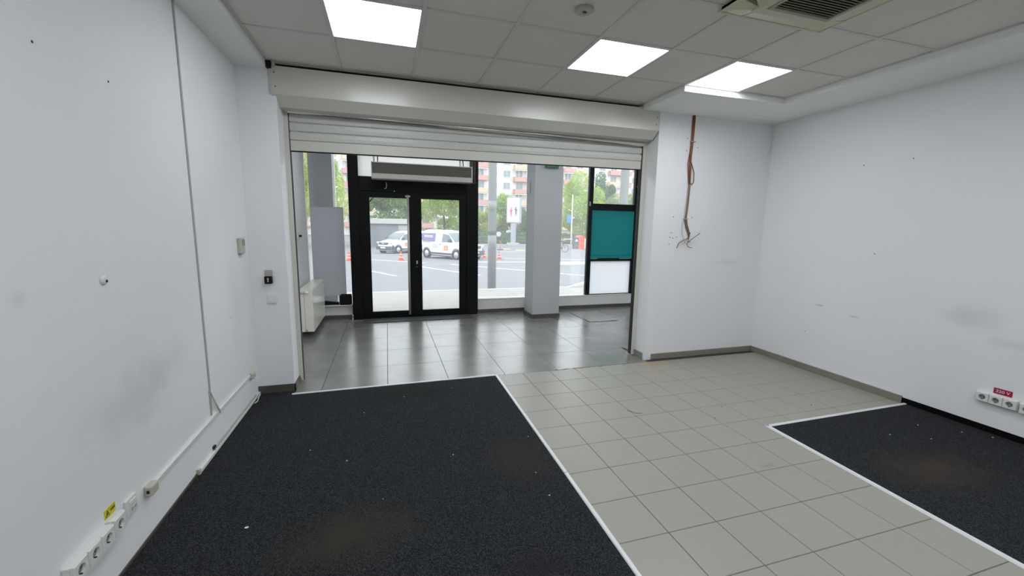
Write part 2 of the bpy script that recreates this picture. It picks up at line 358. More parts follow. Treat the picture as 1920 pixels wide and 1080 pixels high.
c1 = carpet('carpet', [(XL, YB), (1.366, YB), (1.366, -2.6), (1.383, -.03), (OL - .0, -.03), (OL - .0, YF - .013), (XL, YF - .013)], 'large black felt carpet along the left wall with white edge profiles')
strip(c1, (OL - .005, -.032), (1.395, -.010)); strip(c1, (1.392, -.008), (1.383, -1.80)); strip(c1, (1.383, -1.806), (1.372, -3.3)); strip(c1, (1.372, -3.303), (1.36, -6.2))
c2 = carpet('carpet', [(3.215, -1.655), (3.12, -4.5), (3.12, YB), (XR - .011, YB), (XR - .011, -1.645)], 'smaller black felt carpet along the right wall with brownish dusty patch')
strip(c2, (XR - .012, -1.632), (3.185, -1.643)); strip(c2, (3.2, -1.63), (3.135, -3.6)); strip(c2, (3.135, -3.605), (3.11, -6.2))

# small litter
_cr = {}
def crumb(x, y, s, white, lab, grp):
    mb = MB(); pts = [(s * math.cos(a) * random.uniform(.6, 1), s * .6 * math.sin(a) * random.uniform(.6, 1)) for a in (0, 1.1, 2.2, 3.3, 4.3, 5.3)]
    mb.prism([(x + p[0], y + p[1]) for p in pts], .0065 if white else .0002, 2, .003)
    tag(obj('paper_crumb' if white else 'grit', mb, m_print if white else m_blk), lab, 'crumb' if white else 'grit', grp)
for (x, y) in [(.73, -1.41), (1.2, -1.75), (.12, -.59), (.28, -1.76), (1.2, -1.98), (1.3, -1.31), (.45, -.35), (.9, -.25), (.05, -1.3), (-.2, -1.1)]:
    crumb(x, y, random.uniform(.003, .006), True, 'tiny white crumb lying on the large left carpet', 'crumbs on the left carpet')
crumb(-.38, -1.81, .012, True, 'largest white crumb on the left carpet, near the socket strip', None)
for (x, y) in [(4.41, -1.95), (4.61, -2.12), (4.73, -2.24), (4.23, -2.13), (4.0, -2.0)]:
    crumb(x, y, random.uniform(.005, .008), True, 'tiny white crumb lying on the smaller right carpet', 'crumbs on the right carpet')
for (x, y) in [(2.9, -1.41), (3.13, -1.24), (3.95, -1.42), (2.95, -.55)]:
    crumb(x, y, .007, False, 'small dark grit speck lying on the light floor tiles', 'grit on the tiles')
tag(obj('thread', MB().tube([(2.27, -1.10, .002), (2.29, -1.13, .004), (2.31, -1.165, .002), (2.345, -1.18, .005), (2.36, -1.175, .002)], .0016, 5), m_blk), 'short dark curled thread lying on the light floor tiles', 'thread')

# ------------------------------------------------------------------ ceiling
ce = struct(obj('ceiling', MB().box(XL - .2, XR + .2, YB - .2, YW + .1, 3.1, 3.2), m_soffit), 'ceiling slab over the shop', 'ceiling')
GX = [-.57] + [.6 * k for k in range(0, 8)]
rows = list(range(0, 11))                       # row k spans Y -0.6k .. -0.6(k+1); row -1 is the cut strip by the shutter box
LIGHTS = [(1, 1), (4, 1), (6, 1), (1, 5), (4, 5), (6, 5), (1, 8), (4, 8), (6, 8)]  # rows behind the camera are assumed lamps, added for more light
ACX, ACY = (2.28, 3.10), (-2.59, -1.77)
def ctile(x0, x1, y0, y1):
    inst('ceiling_tile', tile_mesh('ceiling_tile', x1 - x0 - .004, y1 - y0 - .004, m_ctile, th=-.015, ch=.0), ((x0 + x1) / 2, (y0 + y1) / 2, H + .006), ce)
for i in range(8):
    x0, x1 = GX[i], GX[i + 1]
    if x0 < 2.95: ctile(x0, x1, 0.0, .09)
    for k in rows:
        if k == 0 and x0 > 2.95: continue
        if (i, k) in LIGHTS: continue
        y1 = -.6 * k; y0 = max(y1 - .6, YB)
        ctile(x0, x1, y0, y1)
for k in range(0, 11):
    y = -.6 * k; x1 = 3.0 if k == 0 else 4.2
    obj('grid_bar', MB().box(-.57, x1, y - .012, y + .012, H, H + .02), m_tbar, ce)
for i in range(1, 8):
    x = GX[i]; obj('grid_bar', MB().box(x - .012, x + .012, YB, .09 if x < 2.95 else -.6, H - .0008, H + .02), m_tbar, ce)
obj('edge_angle', MB().box(-.572, -.548, YB, .09, H - .001, H + .02).box(-.572, 3.0, .075, .10, H - .001, H + .02), m_tbar, ce)
obj('edge_angle', MB().box(4.18, 4.2, YB, -.6, H - .001, H + .02).box(3.0, 4.2, -.62, -.6, H - .0012, H + .02).box(2.98, 3.0, -.6, .09, H - .001, H + .02), m_tbar, ce)
struct(obj('ceiling_soffit', MB().box(XL, -.572, YB, YF, ZS, 3.1), m_soffit), 'plaster soffit band along the left wall', 'soffit')
struct(obj('ceiling_soffit', MB().box(4.2, XR, YB, YF, ZS, 3.1).box(3.215, 4.2, -.6, YF, ZS, 3.1).box(3.0, 3.215, -.6, .045, ZS, 3.1), m_soffit), 'plaster soffit band along the right wall and the shutter corner', 'soffit')
struct(obj('ceiling_entrance', MB().box(VL, VR, .5, YW, 3.03, 3.1), m_soffit), 'ceiling over the entrance zone behind the shutter', 'ceiling')
obj('gap_filler', MB().box(-.572, -.535, .02, .06, 2.795, 2.849), m_dark, ce)['label'] = 'black gap in the corner above the shutter box'
obj('void_backing', MB().box(-.58, 3.0, .10, .36, 2.85, 3.1), m_dark, ce)

# LED panels
names = {(1, 1): 'square ceiling light panel nearest the left wall, above the carpet', (4, 1): 'middle ceiling light panel, left of the soffit corner', (6, 1): 'ceiling light panel in the corner beside the plaster soffit'}
for (i, k) in LIGHTS:
    x0, x1 = GX[i], GX[i + 1]; y1 = -.6 * k; y0 = y1 - .6
    lb = names.get((i, k), 'assumed square ceiling light panel, added unseen behind the camera for more light')
    t = thing('ceiling_light', lb, 'ceiling light', ((x0 + x1) / 2, (y0 + y1) / 2, H + .004), 'square ceiling light panels')
    f = .012; g = .018
    obj('light_frame', MB().box(x0 + f, x1 - f, y0 + f, y0 + g, H - .001, H + .02).box(x0 + f, x1 - f, y1 - g, y1 - f, H - .001, H + .02).box(x0 + f, x0 + g, y0 + f, y1 - f, H - .001, H + .02).box(x1 - g, x1 - f, y0 + f, y1 - f, H - .001, H + .02), m_panelfr, t)
    obj('diffuser', MB().box(x0 + g, x1 - g, y0 + g, y1 - g, H + .006, H + .016), m_panel, t)

for x in (.30, 2.10, 3.90):  # assumed lamps, added out of sight to brighten the entrance
    t = thing('ceiling_light', 'unseen light panel added on the entrance ceiling above the shutter', 'ceiling light', (x, 1.35, 3.0), 'added entrance ceiling lights')
    obj('light_frame', MB().cbox(x - .3, x + .3, 1.05, 1.65, 3.005, 3.03, .003), m_panelfr, t); obj('diffuser', MB().box(x - .28, x + .28, 1.07, 1.63, 3.0, 3.0045), m_panel, t)

# round detector base on a tile
t = thing('detector_base', 'round grey detector base with a loose wire on the ceiling', 'detector', (1.527, -1.502, H - .012))
obj('base_plate', MB().lathe([(.058, .018), (.058, .006), (.050, 0), (.012, .001), (.010, .008)], (1.527, -1.502, H - .012), k=28), mat('detector_plastic', (.45, .44, .42), .5, noise=.1, scale=30), t)
obj('socket_hole', MB().lathe([(.011, .004), (.011, -.001), (.0, -.001)], (1.535, -1.500, H - .012), k=12), m_blk, t)
obj('wire_end', MB().tube([(1.527, -1.512, H - .012), (1.522, -1.52, H - .020), (1.515, -1.518, H - .018)], .002, 5), m_cable_o, t)

# cassette air conditioner
ax0, ax1 = ACX; ay0, ay1 = ACY; zc = H - .045
t = thing('ceiling_air_conditioner', 'cream cassette air conditioner set in the ceiling tiles', 'air conditioner', ((ax0 + ax1) / 2, (ay0 + ay1) / 2, zc))
cx, cy = (ax0 + ax1) / 2, (ay0 + ay1) / 2; hw = .41; iw = .265
def ring(mb, a, b, z0, z1, ax_=cx, ay_=cy):
    mb.box(ax_ - b, ax_ + b, ay_ + a, ay_ + b, z0, z1).box(ax_ - b, ax_ + b, ay_ - b, ay_ - a, z0, z1).box(ax_ - b, ax_ - a, ay_ - a, ay_ + a, z0, z1).box(ax_ + a, ax_ + b, ay_ - a, ay_ + a, z0, z1); return mb
obj('body_tray', MB().box(cx - hw + .03, cx + hw - .03, cy - hw + .03, cy + hw - .03, H - .012, H + .03), m_dark, t)
obj('inner_frame', ring(MB(), .225, .285, zc - .008, H - .012), m_ac, t)
obj('outer_rim', ring(MB(), .395, hw, H - .022, H + .002), m_ac, t)
for s, lab in ((1, 'closed front'), (-1, 'closed rear')):
    mb = MB().prism([(cy + s * .295, zc + .004), (cy + s * .40, H - .018), (cy + s * .40, H - .010), (cy + s * .295, zc + .012)], cx - .24, 0, .48); obj('air_flap', mb, m_ac, t)
obj('air_flap', MB().prism([(cx + .295, zc + .004), (cx + .40, H - .018), (cx + .40, H - .010), (cx + .295, zc + .012)], cy - .235, 1, .47), m_ac, t)
obj('air_flap', MB().prism([(cx - .300, zc - .03), (cx - .292, zc - .03), (cx - .345, H - .012), (cx - .353, H - .012)], cy - .235, 1, .44), m_ac, t)['label'] = 'open flap showing the black outlet slot'
for sx in (-1, 1):
    for sy in (-1, 1):
        P = lambda u, v, z: (cx + sx * u, cy + sy * v, z)
        lo = [P(.285, .285, zc + .002), P(.285, .245, zc + .004), P(.40, .245, H - .018), P(hw, .265, H - .018), P(hw, hw - .03, H - .018), P(hw - .03, hw, H - .018), P(.265, hw, H - .018), P(.245, .40, H - .018), P(.245, .285, zc + .004)]
        n = len(lo); hi = [(p[0], p[1], H - .002) for p in lo]
        obj('corner_cover', MB().add(lo + hi, [tuple(range(n)), tuple(range(n, 2 * n))] + [(i, (i + 1) % n, n + (i + 1) % n, n + i) for i in range(n)]), m_ac, t)
gr = obj('intake_grille', ring(MB(), .205, .228, zc - .012, zc + .01), m_acgr, t)
for k in range(20):
    y = cy - .195 + k * .0205
    obj('grille_slat', MB().prism([(y, zc - .010), (y + .012, zc - .004), (y + .012, zc), (y, zc - .006)], cx - .205, 0, .41), m_acgr, gr)
obj('filter_backing', MB().box(cx - .205, cx + .205, cy - .205, cy + .205, zc + .004, zc + .008), m_blk, gr)
obj('slot_linkage', MB().tube([(cx - .39, cy + .12, H - .02), (cx - .31, cy + .20, H - .028)], .004, 6), m_chrome, t)

# ------------------------------------------------------------------ roller shutter
t = thing('roller_shutter', 'cream roller shutter, pulled almost fully up under its box', 'shutter', (1.35, .2, 0))
hx0, hx1 = -.548, 3.205
obj('shutter_box', MB().prism([(.045, 2.600), (.045, 2.822), (.35, 2.822), (.35, 2.53), (.255, 2.515), (.140, 2.522)], hx0, 0, hx1 - hx0), m_cream, t)
obj('end_cap', MB().prism([(.043, 2.598), (.043, 2.824), (.05, 2.824), (.05, 2.598)], hx0 - .006, 0, .006), m_cream, t)
obj('end_cap', MB().prism([(.043, 2.598), (.043, 2.795), (.05, 2.795), (.05, 2.598)], hx1, 0, .008), m_cream, t)
for (x, z) in ((hx0 + .03, 2.77), (hx0 + .035, 2.66), (hx1 - .03, 2.66), (hx1 - .02, 2.74)):
    obj('screw', MB().lathe([(.0, -.002), (.005, -.002), (.005, .001)], (x, .045, z), 'y', 8), m_blk, t)
lip = MB(); K = 14; lv = []  # lip curved and polished to mirror a ceiling light as a bright strip
for x in (-.47, 3.17):
    zl = 2.503 - .038 * (x + .47) / 3.64
    for i in range(K + 1):
        u = i / K; lv.append((x, .232 + .020 * (u - .5) ** 2 * 1.6, zl + (2.53 - zl) * u))
lip.add(lv, [(i, i + 1, K + 2 + i, K + 1 + i) for i in range(K)], True)
lip.add([(x, y, z) for x in (-.47, 3.17) for (y, z) in ((.262, 2.53), (.262, 2.503 - .038 * (x + .47) / 3.64))] + [lv[0], lv[K], lv[K + 1], lv[2 * K + 1]], [(0, 1, 3, 2), (1, 4, 6, 3), (0, 2, 7, 5)])
obj('box_lip', lip, mat('polished_inner_lip', (.55, .55, .50), .07, metal=.75), t)['label'] = 'polished grey lip under the shutter box, shaped to mirror a ceiling light'
sl0, sl1, SY = -.472, 3.178, .295
def tilt(mb): return remap(mb, lambda v: (v[0], v[1], v[2] + .030 * (v[0] - sl0) / (sl1 - sl0)))
zb = 2.190
bar_h = .088; sl_h = .078
b_ = obj('bottom_bar', tilt(MB().prism([(SY - .010, zb), (SY + .012, zb), (SY + .012, zb + bar_h), (SY - .010, zb + bar_h)], sl0, 0, sl1 - sl0)), m_cream, t)
obj('rubber_seal', tilt(MB().box(sl0, sl1, SY - .008, SY + .010, zb - .010, zb)), m_blackp, b_)
for k in range(5):
    z0 = zb + bar_h + .003 + k * sl_h
    pr_ = [(SY - .004, z0), (SY - .012, z0 + .006), (SY - .015, z0 + sl_h * .45), (SY - .011, z0 + sl_h - .012), (SY - .003, z0 + sl_h - .004), (SY + .006, z0 + sl_h - .004), (SY + .006, z0)]
    obj('shutter_slat', tilt(MB().prism(pr_, sl0, 0, sl1 - sl0)), m_slat, t)
obj('guide_rail', MB().cbox(-.532, -.478, .265, .33, 0.02, 2.515, .003), m_cream, t)
obj('guide_rail', MB().cbox(3.180, 3.232, .265, .33, 0.01, 2.515, .003), m_cream, t)
obj('rail_slot', MB().box(-.4785, -.474, .28, .322, .02, 2.51), m_blk, t); obj('rail_slot', MB().box(3.168, 3.181, .28, .325, .015, 2.51), m_blk, t)
obj('torn_rail_foot', MB().prism([(-.534, .0), (-.500, .0), (-.484, .03), (-.508, .075), (-.528, .055)], .258, 1, .007), mat('bare_plaster', (.42, .36, .30), .9, noise=.3, scale=50), t)

# ------------------------------------------------------------------ shop front: sill plinth, windows, door, column
struct(obj('trim_1', MB().cbox(VL, -.235, YW - .06, YW + .06, .06, .225, .004).cbox(VL, -.235, YW - .13, YW + .07, .225, .236, .002), m_whitep), 'white plinth below the left window, behind the radiator', 'sill')
struct(obj('trim_2', MB().cbox(1.86, VR, YW - .06, YW + .06, .06, .235, .004).cbox(1.86, VR, YW - .07, YW + .08, .235, .250, .003), m_whitep), 'white plinth below the windows right of the door', 'sill')
def frame_bars(parent, bars, nm='frame_bar', m=m_black):
    for b in bars: obj(nm, MB().cbox(*b, .004), m, parent)
def win(name, label):
    o = thing(name, label, 'window', (0, 0, 0)); o['kind'] = 'structure'; return o
wy0, wy1 = YW - .03, YW + .04
w1 = thing('window_1', 'narrow tall window left of the door, partly covered by grey board', 'window', (-.53, YW, .236)); w1['kind'] = 'structure'
frame_bars(w1, [(-.225, -.10, wy0 - .03, wy1, .0, 2.80)])
obj('edge_profile', MB().box(VL, VL + .012, YW - .01, YW + .03, .236, 2.80), m_whitep, w1)  # white strip stands in for the bright glow along the glass edge
obj('pane', MB().box(VL + .02, -.22, YW, YW + .008, .236, 2.78), m_glass, w1)
w2 = thing('window_2', 'wide frameless shop window right of the door, behind the column', 'window', (2.9, YW, .25)); w2['kind'] = 'structure'
obj('pane', MB().box(1.86, 4.0, YW, YW + .008, .25, 2.78), m_glass, w2)
frame_bars(w2, [(1.84, 1.87, wy0, wy1, .25, 2.80)])
w3 = thing('window_3', 'black framed window with teal and white panels by the shutter rail', 'window', (4.53, YW, .25)); w3['kind'] = 'structure'
frame_bars(w3, [(4.00, 4.085, wy0 - .01, wy1, .25, 2.80), (4.975, 5.09, wy0 - .02, wy1, .25, 2.80), (4.085, 4.975, wy0, wy1, 1.865, 2.00), (4.085, 4.975, wy0, wy1, .905, .95), (4.085, 4.975, wy0, wy1, .25, .262), (4.085, 4.975, wy0, wy1, 2.70, 2.80)])
obj('pane', MB().box(4.085, 4.975, YW, YW + .008, 1.99, 2.72), m_glass, w3)
obj('pane', MB().box(5.09, VR, YW, YW + .008, .25, 2.78), m_glass, w3)
obj('white_panel', MB().add([(4.085, YW, .262), (4.975, YW, .262), (4.975, YW, .905), (4.085, YW, .905)], [(0, 1, 2, 3)]), m_wpanel, w3)['label'] = 'plain white lower panel'
tp = obj('teal_panel', MB().add([(4.068, wy0 - .018, .955), (4.982, wy0 - .018, .955), (4.982, wy0 - .018, 1.872), (4.068, wy0 - .018, 1.872)], [(0, 1, 2, 3)]), m_teal, w3); tp['label'] = 'flat teal green panel'
obj('fold', MB().box(4.075, 4.975, wy0 - .024, wy0 - .021, 1.015, 1.022), m_teal, tp)
obj('blind_rail', MB().cbox(4.22, 4.70, wy0 - .03, wy0 - .01, .935, .965, .003), m_blackp, w3)
obj('hinge', MB().cbox(4.005, 4.025, wy0 - .03, wy0 - .008, 1.95, 2.03, .003), m_greyp, w3)
hd = obj('window_handle', MB().cbox(5.02, 5.045, wy0 - .05, wy0 - .018, 2.22, 2.36, .004).cbox(4.985, 5.045, wy0 - .06, wy0 - .045, 2.33, 2.352, .004), m_greyp, w3)
obj('frame_edge_profile', MB().box(5.052, 5.062, wy0 - .045, wy0 - .02, .25, 2.80), m_greyp, w3)

# door, swing double leaf in a deep black frame
DY = 3.05
d1 = thing('door_1', 'black framed glass double door to the street', 'door', (.81, DY, 0)); d1['kind'] = 'structure'
fy0, fy1 = DY - .04, DY + .19
frame_bars(d1, [(-.222, -.07, fy0, fy1, 0, 2.80), (1.64, 1.84, fy0, fy1, 0, 2.24), (1.80, 1.84, fy0, fy1, 2.24, 2.80), (-.07, 1.64, fy0, fy1, 2.06, 2.285)], 'door_frame')
obj('transom_panel', MB().add([(-.07, DY + .07, 2.285), (1.80, DY + .07, 2.285), (1.80, DY + .07, 2.80), (-.07, DY + .07, 2.80)], [(0, 1, 2, 3)]), m_film, d1)['label'] = 'white filmed panel above the door'
obj('mullion_cables', MB().tube([(1.735, DY - .03, 2.25), (1.73, DY - .03, 2.5), (1.745, DY - .03, 2.80)], .02, 8).tube([(1.775, DY - .03, 2.25), (1.78, DY - .04, 2.45), (1.77, DY - .03, 2.80)], .014, 8).cbox(1.70, 1.80, DY - .02, DY + .02, 2.24, 2.80, .003), mat('dusty_cable_duct', (.12, .11, .09), .7, noise=.4, scale=25), d1)
def leaf(x0, x1, gx0, gx1):
    mb = MB().cbox(x0, gx0, DY - .025, DY + .03, .012, 2.0595, .002).cbox(gx1, x1, DY - .025, DY + .03, .012, 2.0595, .002).cbox(gx0, gx1, DY - .025, DY + .03, .012, .115, .003).cbox(gx0, gx1, DY - .025, DY + .03, 1.965, 2.0595, .002)
    l = obj('door_leaf', mb, m_black, d1)
    obj('door_pane', MB().box(gx0, gx1, DY, DY + .006, .115, 1.965), m_doorglass, l); return l
l1 = leaf(-.0698, .7748, .085, .692); l2 = leaf(.7752, 1.6398, .890, 1.518)
obj('threshold', MB().box(-.07, 1.64, DY - .03, DY + .12, .0, .0118), m_black, d1)
obj('pull_bar', MB().tube([(.675, DY - .085, .06), (.675, DY - .085, 2.0)], .019, 12).tube([(.675, DY - .085, 2.0), (.675, DY - .085, 2.015)], [.019, .008], 12), m_chrome, l1)['label'] = 'full height steel pull bar'
obj('pull_bar_mount', MB().tube([(.675, DY - .085, .16), (.675, DY - .02, .16)], .008, 8).tube([(.675, DY - .085, 1.93), (.675, DY - .02, 1.93)], .008, 8).cbox(.635, .715, DY - .05, DY - .02, 1.985, 2.01, .003), m_chrome, l1)
obj('lock_plate', MB().cbox(.795, .82, DY - .032, DY - .025, .90, .955, .002), m_chrome, l2); obj('keyhole', MB().lathe([(0, -.004), (.007, -.004), (.007, 0)], (.802, DY - .026, .855), 'y', 10), m_chrome, l2)
obj('screw_head', MB().lathe([(0, -.004), (.008, -.004), (.008, 0)], (.47, DY - .04, 2.07), 'y', 10), m_print, d1)
obj('hook', MB().tube([(.35, DY - .045, 2.20), (.355, DY - .06, 2.15), (.345, DY - .06, 2.11), (.32, DY - .06, 2.10)], .008, 8), m_beigep, d1)
obj('corner_bracket', MB().tube([(.088, DY - .03, 1.895), (.15, DY - .03, 1.962)], .007, 6), m_black, l1)
tag(obj('door_mat', MB().cbox(-.06, 1.71, 2.70, 3.0, .0005, .010, .003), m_mat), 'flat grey ribbed mat lying before the glass door', 'mat')

# column with tile base
co = struct(obj('wall_column', MB().cbox(2.655, 3.145, 2.45, 2.86, .0, 3.03, .006), m_col), 'free-standing pale grey square column by the shop window', 'column')
obj('column_base', MB().box(2.643, 3.157, 2.438, 2.872, 0, .075), m_bdark, co)
cl = tag(obj('cable_clip', MB().cbox(2.640, 2.655, 2.66, 2.72, 2.10, 2.15, .003).cbox(2.640, 2.655, 2.66, 2.72, 2.20, 2.25, .003).cbox(2.645, 2.655, 2.67, 2.71, 2.10, 2.30, .003), m_greyp), 'small grey cable clip high on the column side', 'clip')
tag(obj('exit_sign', MB().cbox(2.82, 3.04, 2.40, 2.452, 2.492, 2.62, .004), m_exit), 'green sign on the column, mostly hidden by the shutter', 'sign')

# air curtain hanging above the door
t = thing('air_curtain', 'grey air curtain unit hanging on wires above the glass door', 'air curtain', (.90, 2.82, 2.23))
x0, x1 = .150, 1.665; y0 = 2.73
cs = obj('casing', MB().prism([(y0, 2.235), (y0 + .01, 2.228), (2.94, 2.228), (2.94, 2.475), (y0 + .03, 2.475), (y0 + .03, 2.310), (y0, 2.305)], x0, 0, x1 - x0), m_acasing, t)
obj('end_plate', MB().cbox(x0 - .012, x0, y0 - .002, 2.94, 2.226, 2.478, .003), m_acasing, t); obj('end_plate', MB().cbox(x1, x1 + .018, y0 - .002, 2.94, 2.226, 2.478, .003), m_acasing, t)
obj('top_rail', MB().cbox(x0, x1, y0, y0 + .03, 2.462, 2.475, .002), m_acasing, t)
g_ = obj('grille', MB().box(x0, x1, y0 + .022, y0 + .03, 2.306, 2.462), m_acgrille, t)
for k in range(13): obj('grille_slat', MB().box(x0, x1, y0 + .012, y0 + .022, 2.312 + k * .0115, 2.3165 + k * .0115), m_acgrille, g_)
for (xa, xb) in ((.175, .150), (.185, .178), (.23, .225), (.235, .238), (1.49, 1.47), (1.51, 1.475), (1.545, 1.51), (1.55, 1.52)):
    obj('hanger_wire', MB().tube([(xa, 2.80, 2.475), ((xa + xb) / 2 + .004, 2.80, 2.6), (xb, 2.80, 3.03)], .0045, 6), m_blackp, t)

# radiator
t = thing('radiator', 'cream panel radiator on the entrance side wall', 'radiator', (-.72, 2.55, .08))
rx0, rx1, ry0, ry1, rz0, rz1 = -.80, -.640, 2.0, 3.05, .085, .665
obj('front_panel', MB().cbox(rx1 - .014, rx1, ry0, ry1, rz0, rz1, .004), m_rad, t)
obj('rear_panel', MB().cbox(rx0, rx0 + .014, ry0, ry1, rz0, rz1, .004), m_rad, t)
obj('end_cover', MB().cbox(rx0, rx1, ry0 - .004, ry0 + .006, rz0, rz1 - .002, .002), m_rad, t); obj('end_cover', MB().cbox(rx0, rx1, ry1 - .006, ry1 + .004, rz0, rz1 - .002, .002), m_rad, t)
obj('core', MB().box(rx0 + .014, rx1 - .014, ry0 + .006, ry1 - .006, rz0 + .01, rz1 - .02), m_greyp, t)
gg = obj('top_grille', MB().box(rx0 + .005, rx1 - .005, ry0, ry0 + .02, rz1, rz1 + .008).box(rx0 + .005, rx0 + .012, ry0, ry1, rz1, rz1 + .008), m_rad, t)
for k in range(24): obj('grille_bar', MB().box(rx0 + .01, rx1 - .01, ry0 + .03 + k * .0425, ry0 + .058 + k * .0425, rz1 + .001, rz1 + .007), m_rad, gg)
obj('panel_seam', MB().box(rx0 + .055, rx0 + .058, ry0 - .0055, ry0 - .003, rz0 + .01, rz1 - .02), m_greyp, t)
vl = obj('valve', MB().tube([(-.735, ry0 - .01, rz1 - .045), (-.765, ry0 - .012, rz1 - .045), (-.80, ry0 - .012, rz1 - .045)], .014, 10), m_chrome, t)
obj('valve_knob', MB().tube([(-.735, ry0 - .012, rz1 - .045), (-.69, ry0 - .012, rz1 - .04)], [.016, .019], 12), m_rad, t)
obj('bracket', MB().box(VL + .003, rx0, 2.15, 2.19, .15, .60), m_rad, t); obj('bracket', MB().box(VL + .003, rx0, 2.85, 2.89, .15, .60), m_rad, t)
obj('drain_cap', MB().lathe([(.016, 0), (.016, .012), (.008, .014)], (-.73, ry0 - .004, rz0 + .02), 'y', 12, -1), m_chrome, t)

# grey board fixed on the left window, black things on the sill
t = thing('grey_board', 'flat grey board covering the lower left window', 'board', (-.56, YW - .045, .385))
obj('board_sheet', MB().cbox(-.80, -.318, YW - .052, YW - .038, .385, 1.80, .002), m_board, t)
obj('edge_tape', MB().box(-.80, -.318, YW - .0535, YW - .0365, 1.792, 1.802), m_greyp, t)
for (x, z) in ((-.72, .8), (-.45, .8), (-.72, 1.5), (-.45, 1.5)): obj('mount_spacer', MB().box(x, x + .06, YW - .038, YW - .001, z, z + .06), m_greyp, t)
t = thing('black_case', 'rounded black case standing on the white sill beside the door', 'case', (-.33, 3.11, .236))
obj('case_body', MB().cbox(-.425, -.236, 3.075, 3.140, .237, .402, .02), m_blackp, t); obj('case_lid', MB().cbox(-.40, -.24, 3.08, 3.135, .396, .412, .006), m_blackp, t)
t = thing('flat_black_box', 'flat black box lying on the white sill beneath the grey board', 'box', (-.6, 3.17, .236))
obj('box_body', MB().prism([(-.80, .237), (-.435, .237), (-.437, .275), (-.80, .318)], 3.135, 1, .05), m_blackp, t); obj('cap', MB().tube([(-.435, 3.15, .262), (-.425, 3.15, .262)], .012, 8), m_print, t)

# ------------------------------------------------------------------ fittings on the left pier and wall
t = thing('thermostat', 'beige thermostat with a small grey display near the corner', 'thermostat', (XL + .015, -.145, 1.285))
obj('thermostat_body', MB().cbox(XL, XL + .028, -.195, -.095, 1.29, 1.415, .006), m_beigep, t)
obj('display', MB().box(XL + .028, XL + .030, -.165, -.103, 1.352, 1.402), m_lcd, t)
obj('slot', MB().cbox(XL, XL + .02, -.19, -.13, 1.279, 1.291, .002), m_greyp, t)
t = thing('key_switch', 'black shutter key switch under a grey plate on the left pier', 'switch', (-.664, YF, 1.01))
obj('back_plate', MB().cbox(-.694, -.632, YF - .012, YF, 1.06, 1.130, .003), m_greyp, t)
bx = obj('switch_box', MB().cbox(-.692, -.634, YF - .042, YF, 1.012, 1.076, .005), m_blackp, t)
obj('keyhole_plate', MB().prism([(-.668, 1.028), (-.658, 1.028), (-.659, 1.045), (-.655, 1.055), (-.658, 1.064), (-.668, 1.064), (-.671, 1.055), (-.667, 1.045)], YF - .044, 1, .003), m_chrome, bx)
t = thing('light_switch', 'white rocker light switch below the key switch', 'switch', (-.650, YF, .83))
obj('switch_plate', MB().cbox(-.690, -.612, YF - .010, YF, .830, .912, .004), m_whitep, t)
obj('rocker', MB().prism([(YF - .010, .842), (YF - .016, .842), (YF - .012, .902), (YF - .010, .902)], -.680, 0, .058), m_whitep, t)
t = thing('wall_socket', 'small white switch with black knob on the entrance wall by the rail', 'switch', (VL, 2.57, 1.32))
obj('socket_plate', MB().cbox(VL, VL + .02, 2.45, 2.60, 1.315, 1.41, .003), m_whitep, t); obj('knob', MB().cbox(VL + .02, VL + .05, 2.50, 2.56, 1.345, 1.375, .004), m_blk, t)

def hole(name, loc, ax, label, r=.0042):
    mb = MB().lathe([(0, .001), (r, .0012), (r * 1.3, .0)], loc, ax, 9, 1 if ax == 'x' and loc[0] < 0 else -1)
    return tag(obj(name, mb, m_blk), label, 'hole')
hole('drill_hole', (XL, -2.061, 2.142), 'x', 'dark drill hole on the left wall, nearest the photo edge')
hole('drill_hole', (XL, -1.652, 2.139), 'x', 'dark drill hole on the left wall, nearer the vertical cable')
t = thing('wall_plug', 'crumbled plaster plug hole at mid height on the left wall', 'plug', (XL, -1.856, 1.289))
obj('plaster_ring', MB().lathe([(.0, .010), (.012, .010), (.020, .006), (.022, 0)], (XL, -1.856, 1.289), 'x', 12), m_whitep, t); obj('plug_core', MB().lathe([(0, .0125), (.006, .012), (.007, .009)], (XL, -1.852, 1.284), 'x', 8), m_blk, t)
t = thing('vertical_cable', 'thin grey cable duct running down the left wall', 'cable', (XL, -.95, .28))
obj('duct', MB().box(XL, XL + .008, -.957, -.943, .42, ZS), m_cable_g, t)
obj('bare_slot', MB().box(XL, XL + .003, -.955, -.938, .285, .44), m_blk, t)
obj('peeled_cover', MB().tube([(XL + .005, -.947, .44), (XL + .012, -.90, .33), (XL + .01, -.84, .235)], .006, 6), m_whitep, t)
obj('duct_stub', MB().box(XL, XL + .008, -.966, -.954, .27, .44), m_cable_g, t)
t = thing('wall_trunking', 'thin white cable trunking running low along the left wall', 'trunking', (XL, -.9, .24))
obj('trunking_channel', MB().cbox(XL, XL + .012, -1.70, -.16, .238, .258, .002), m_whitep, t); obj('trunking_lid', MB().cbox(XL + .011, XL + .015, -1.70, -.955, .240, .256, .0015), m_whitep, t)
t = thing('junction_box', 'cream phone junction box near the sockets at the trunking end', 'junction box', (XL, -1.735, .22))
b0 = obj('box_shell', MB().cbox(XL, XL + .035, -1.765, -1.700, .222, .275, .008), m_beigep, t); obj('jack_hole', MB().box(XL + .012, XL + .024, -1.7665, -1.764, .24, .256), m_blk, b0)
t = thing('junction_box', 'cream broken junction box in the corner at the trunking far end', 'junction box', (XL, -.13, .22))
obj('box_shell', MB().cbox(XL, XL + .035, -.165, -.105, .222, .270, .008), m_beigep, t); obj('broken_edge', MB().prism([(-.17, .23), (-.155, .222), (-.16, .25)], XL, 0, .03), m_greyp, t)
t = thing('data_outlet', 'white square data outlet beside the yellow warning label', 'outlet', (XL, -1.875, .215))
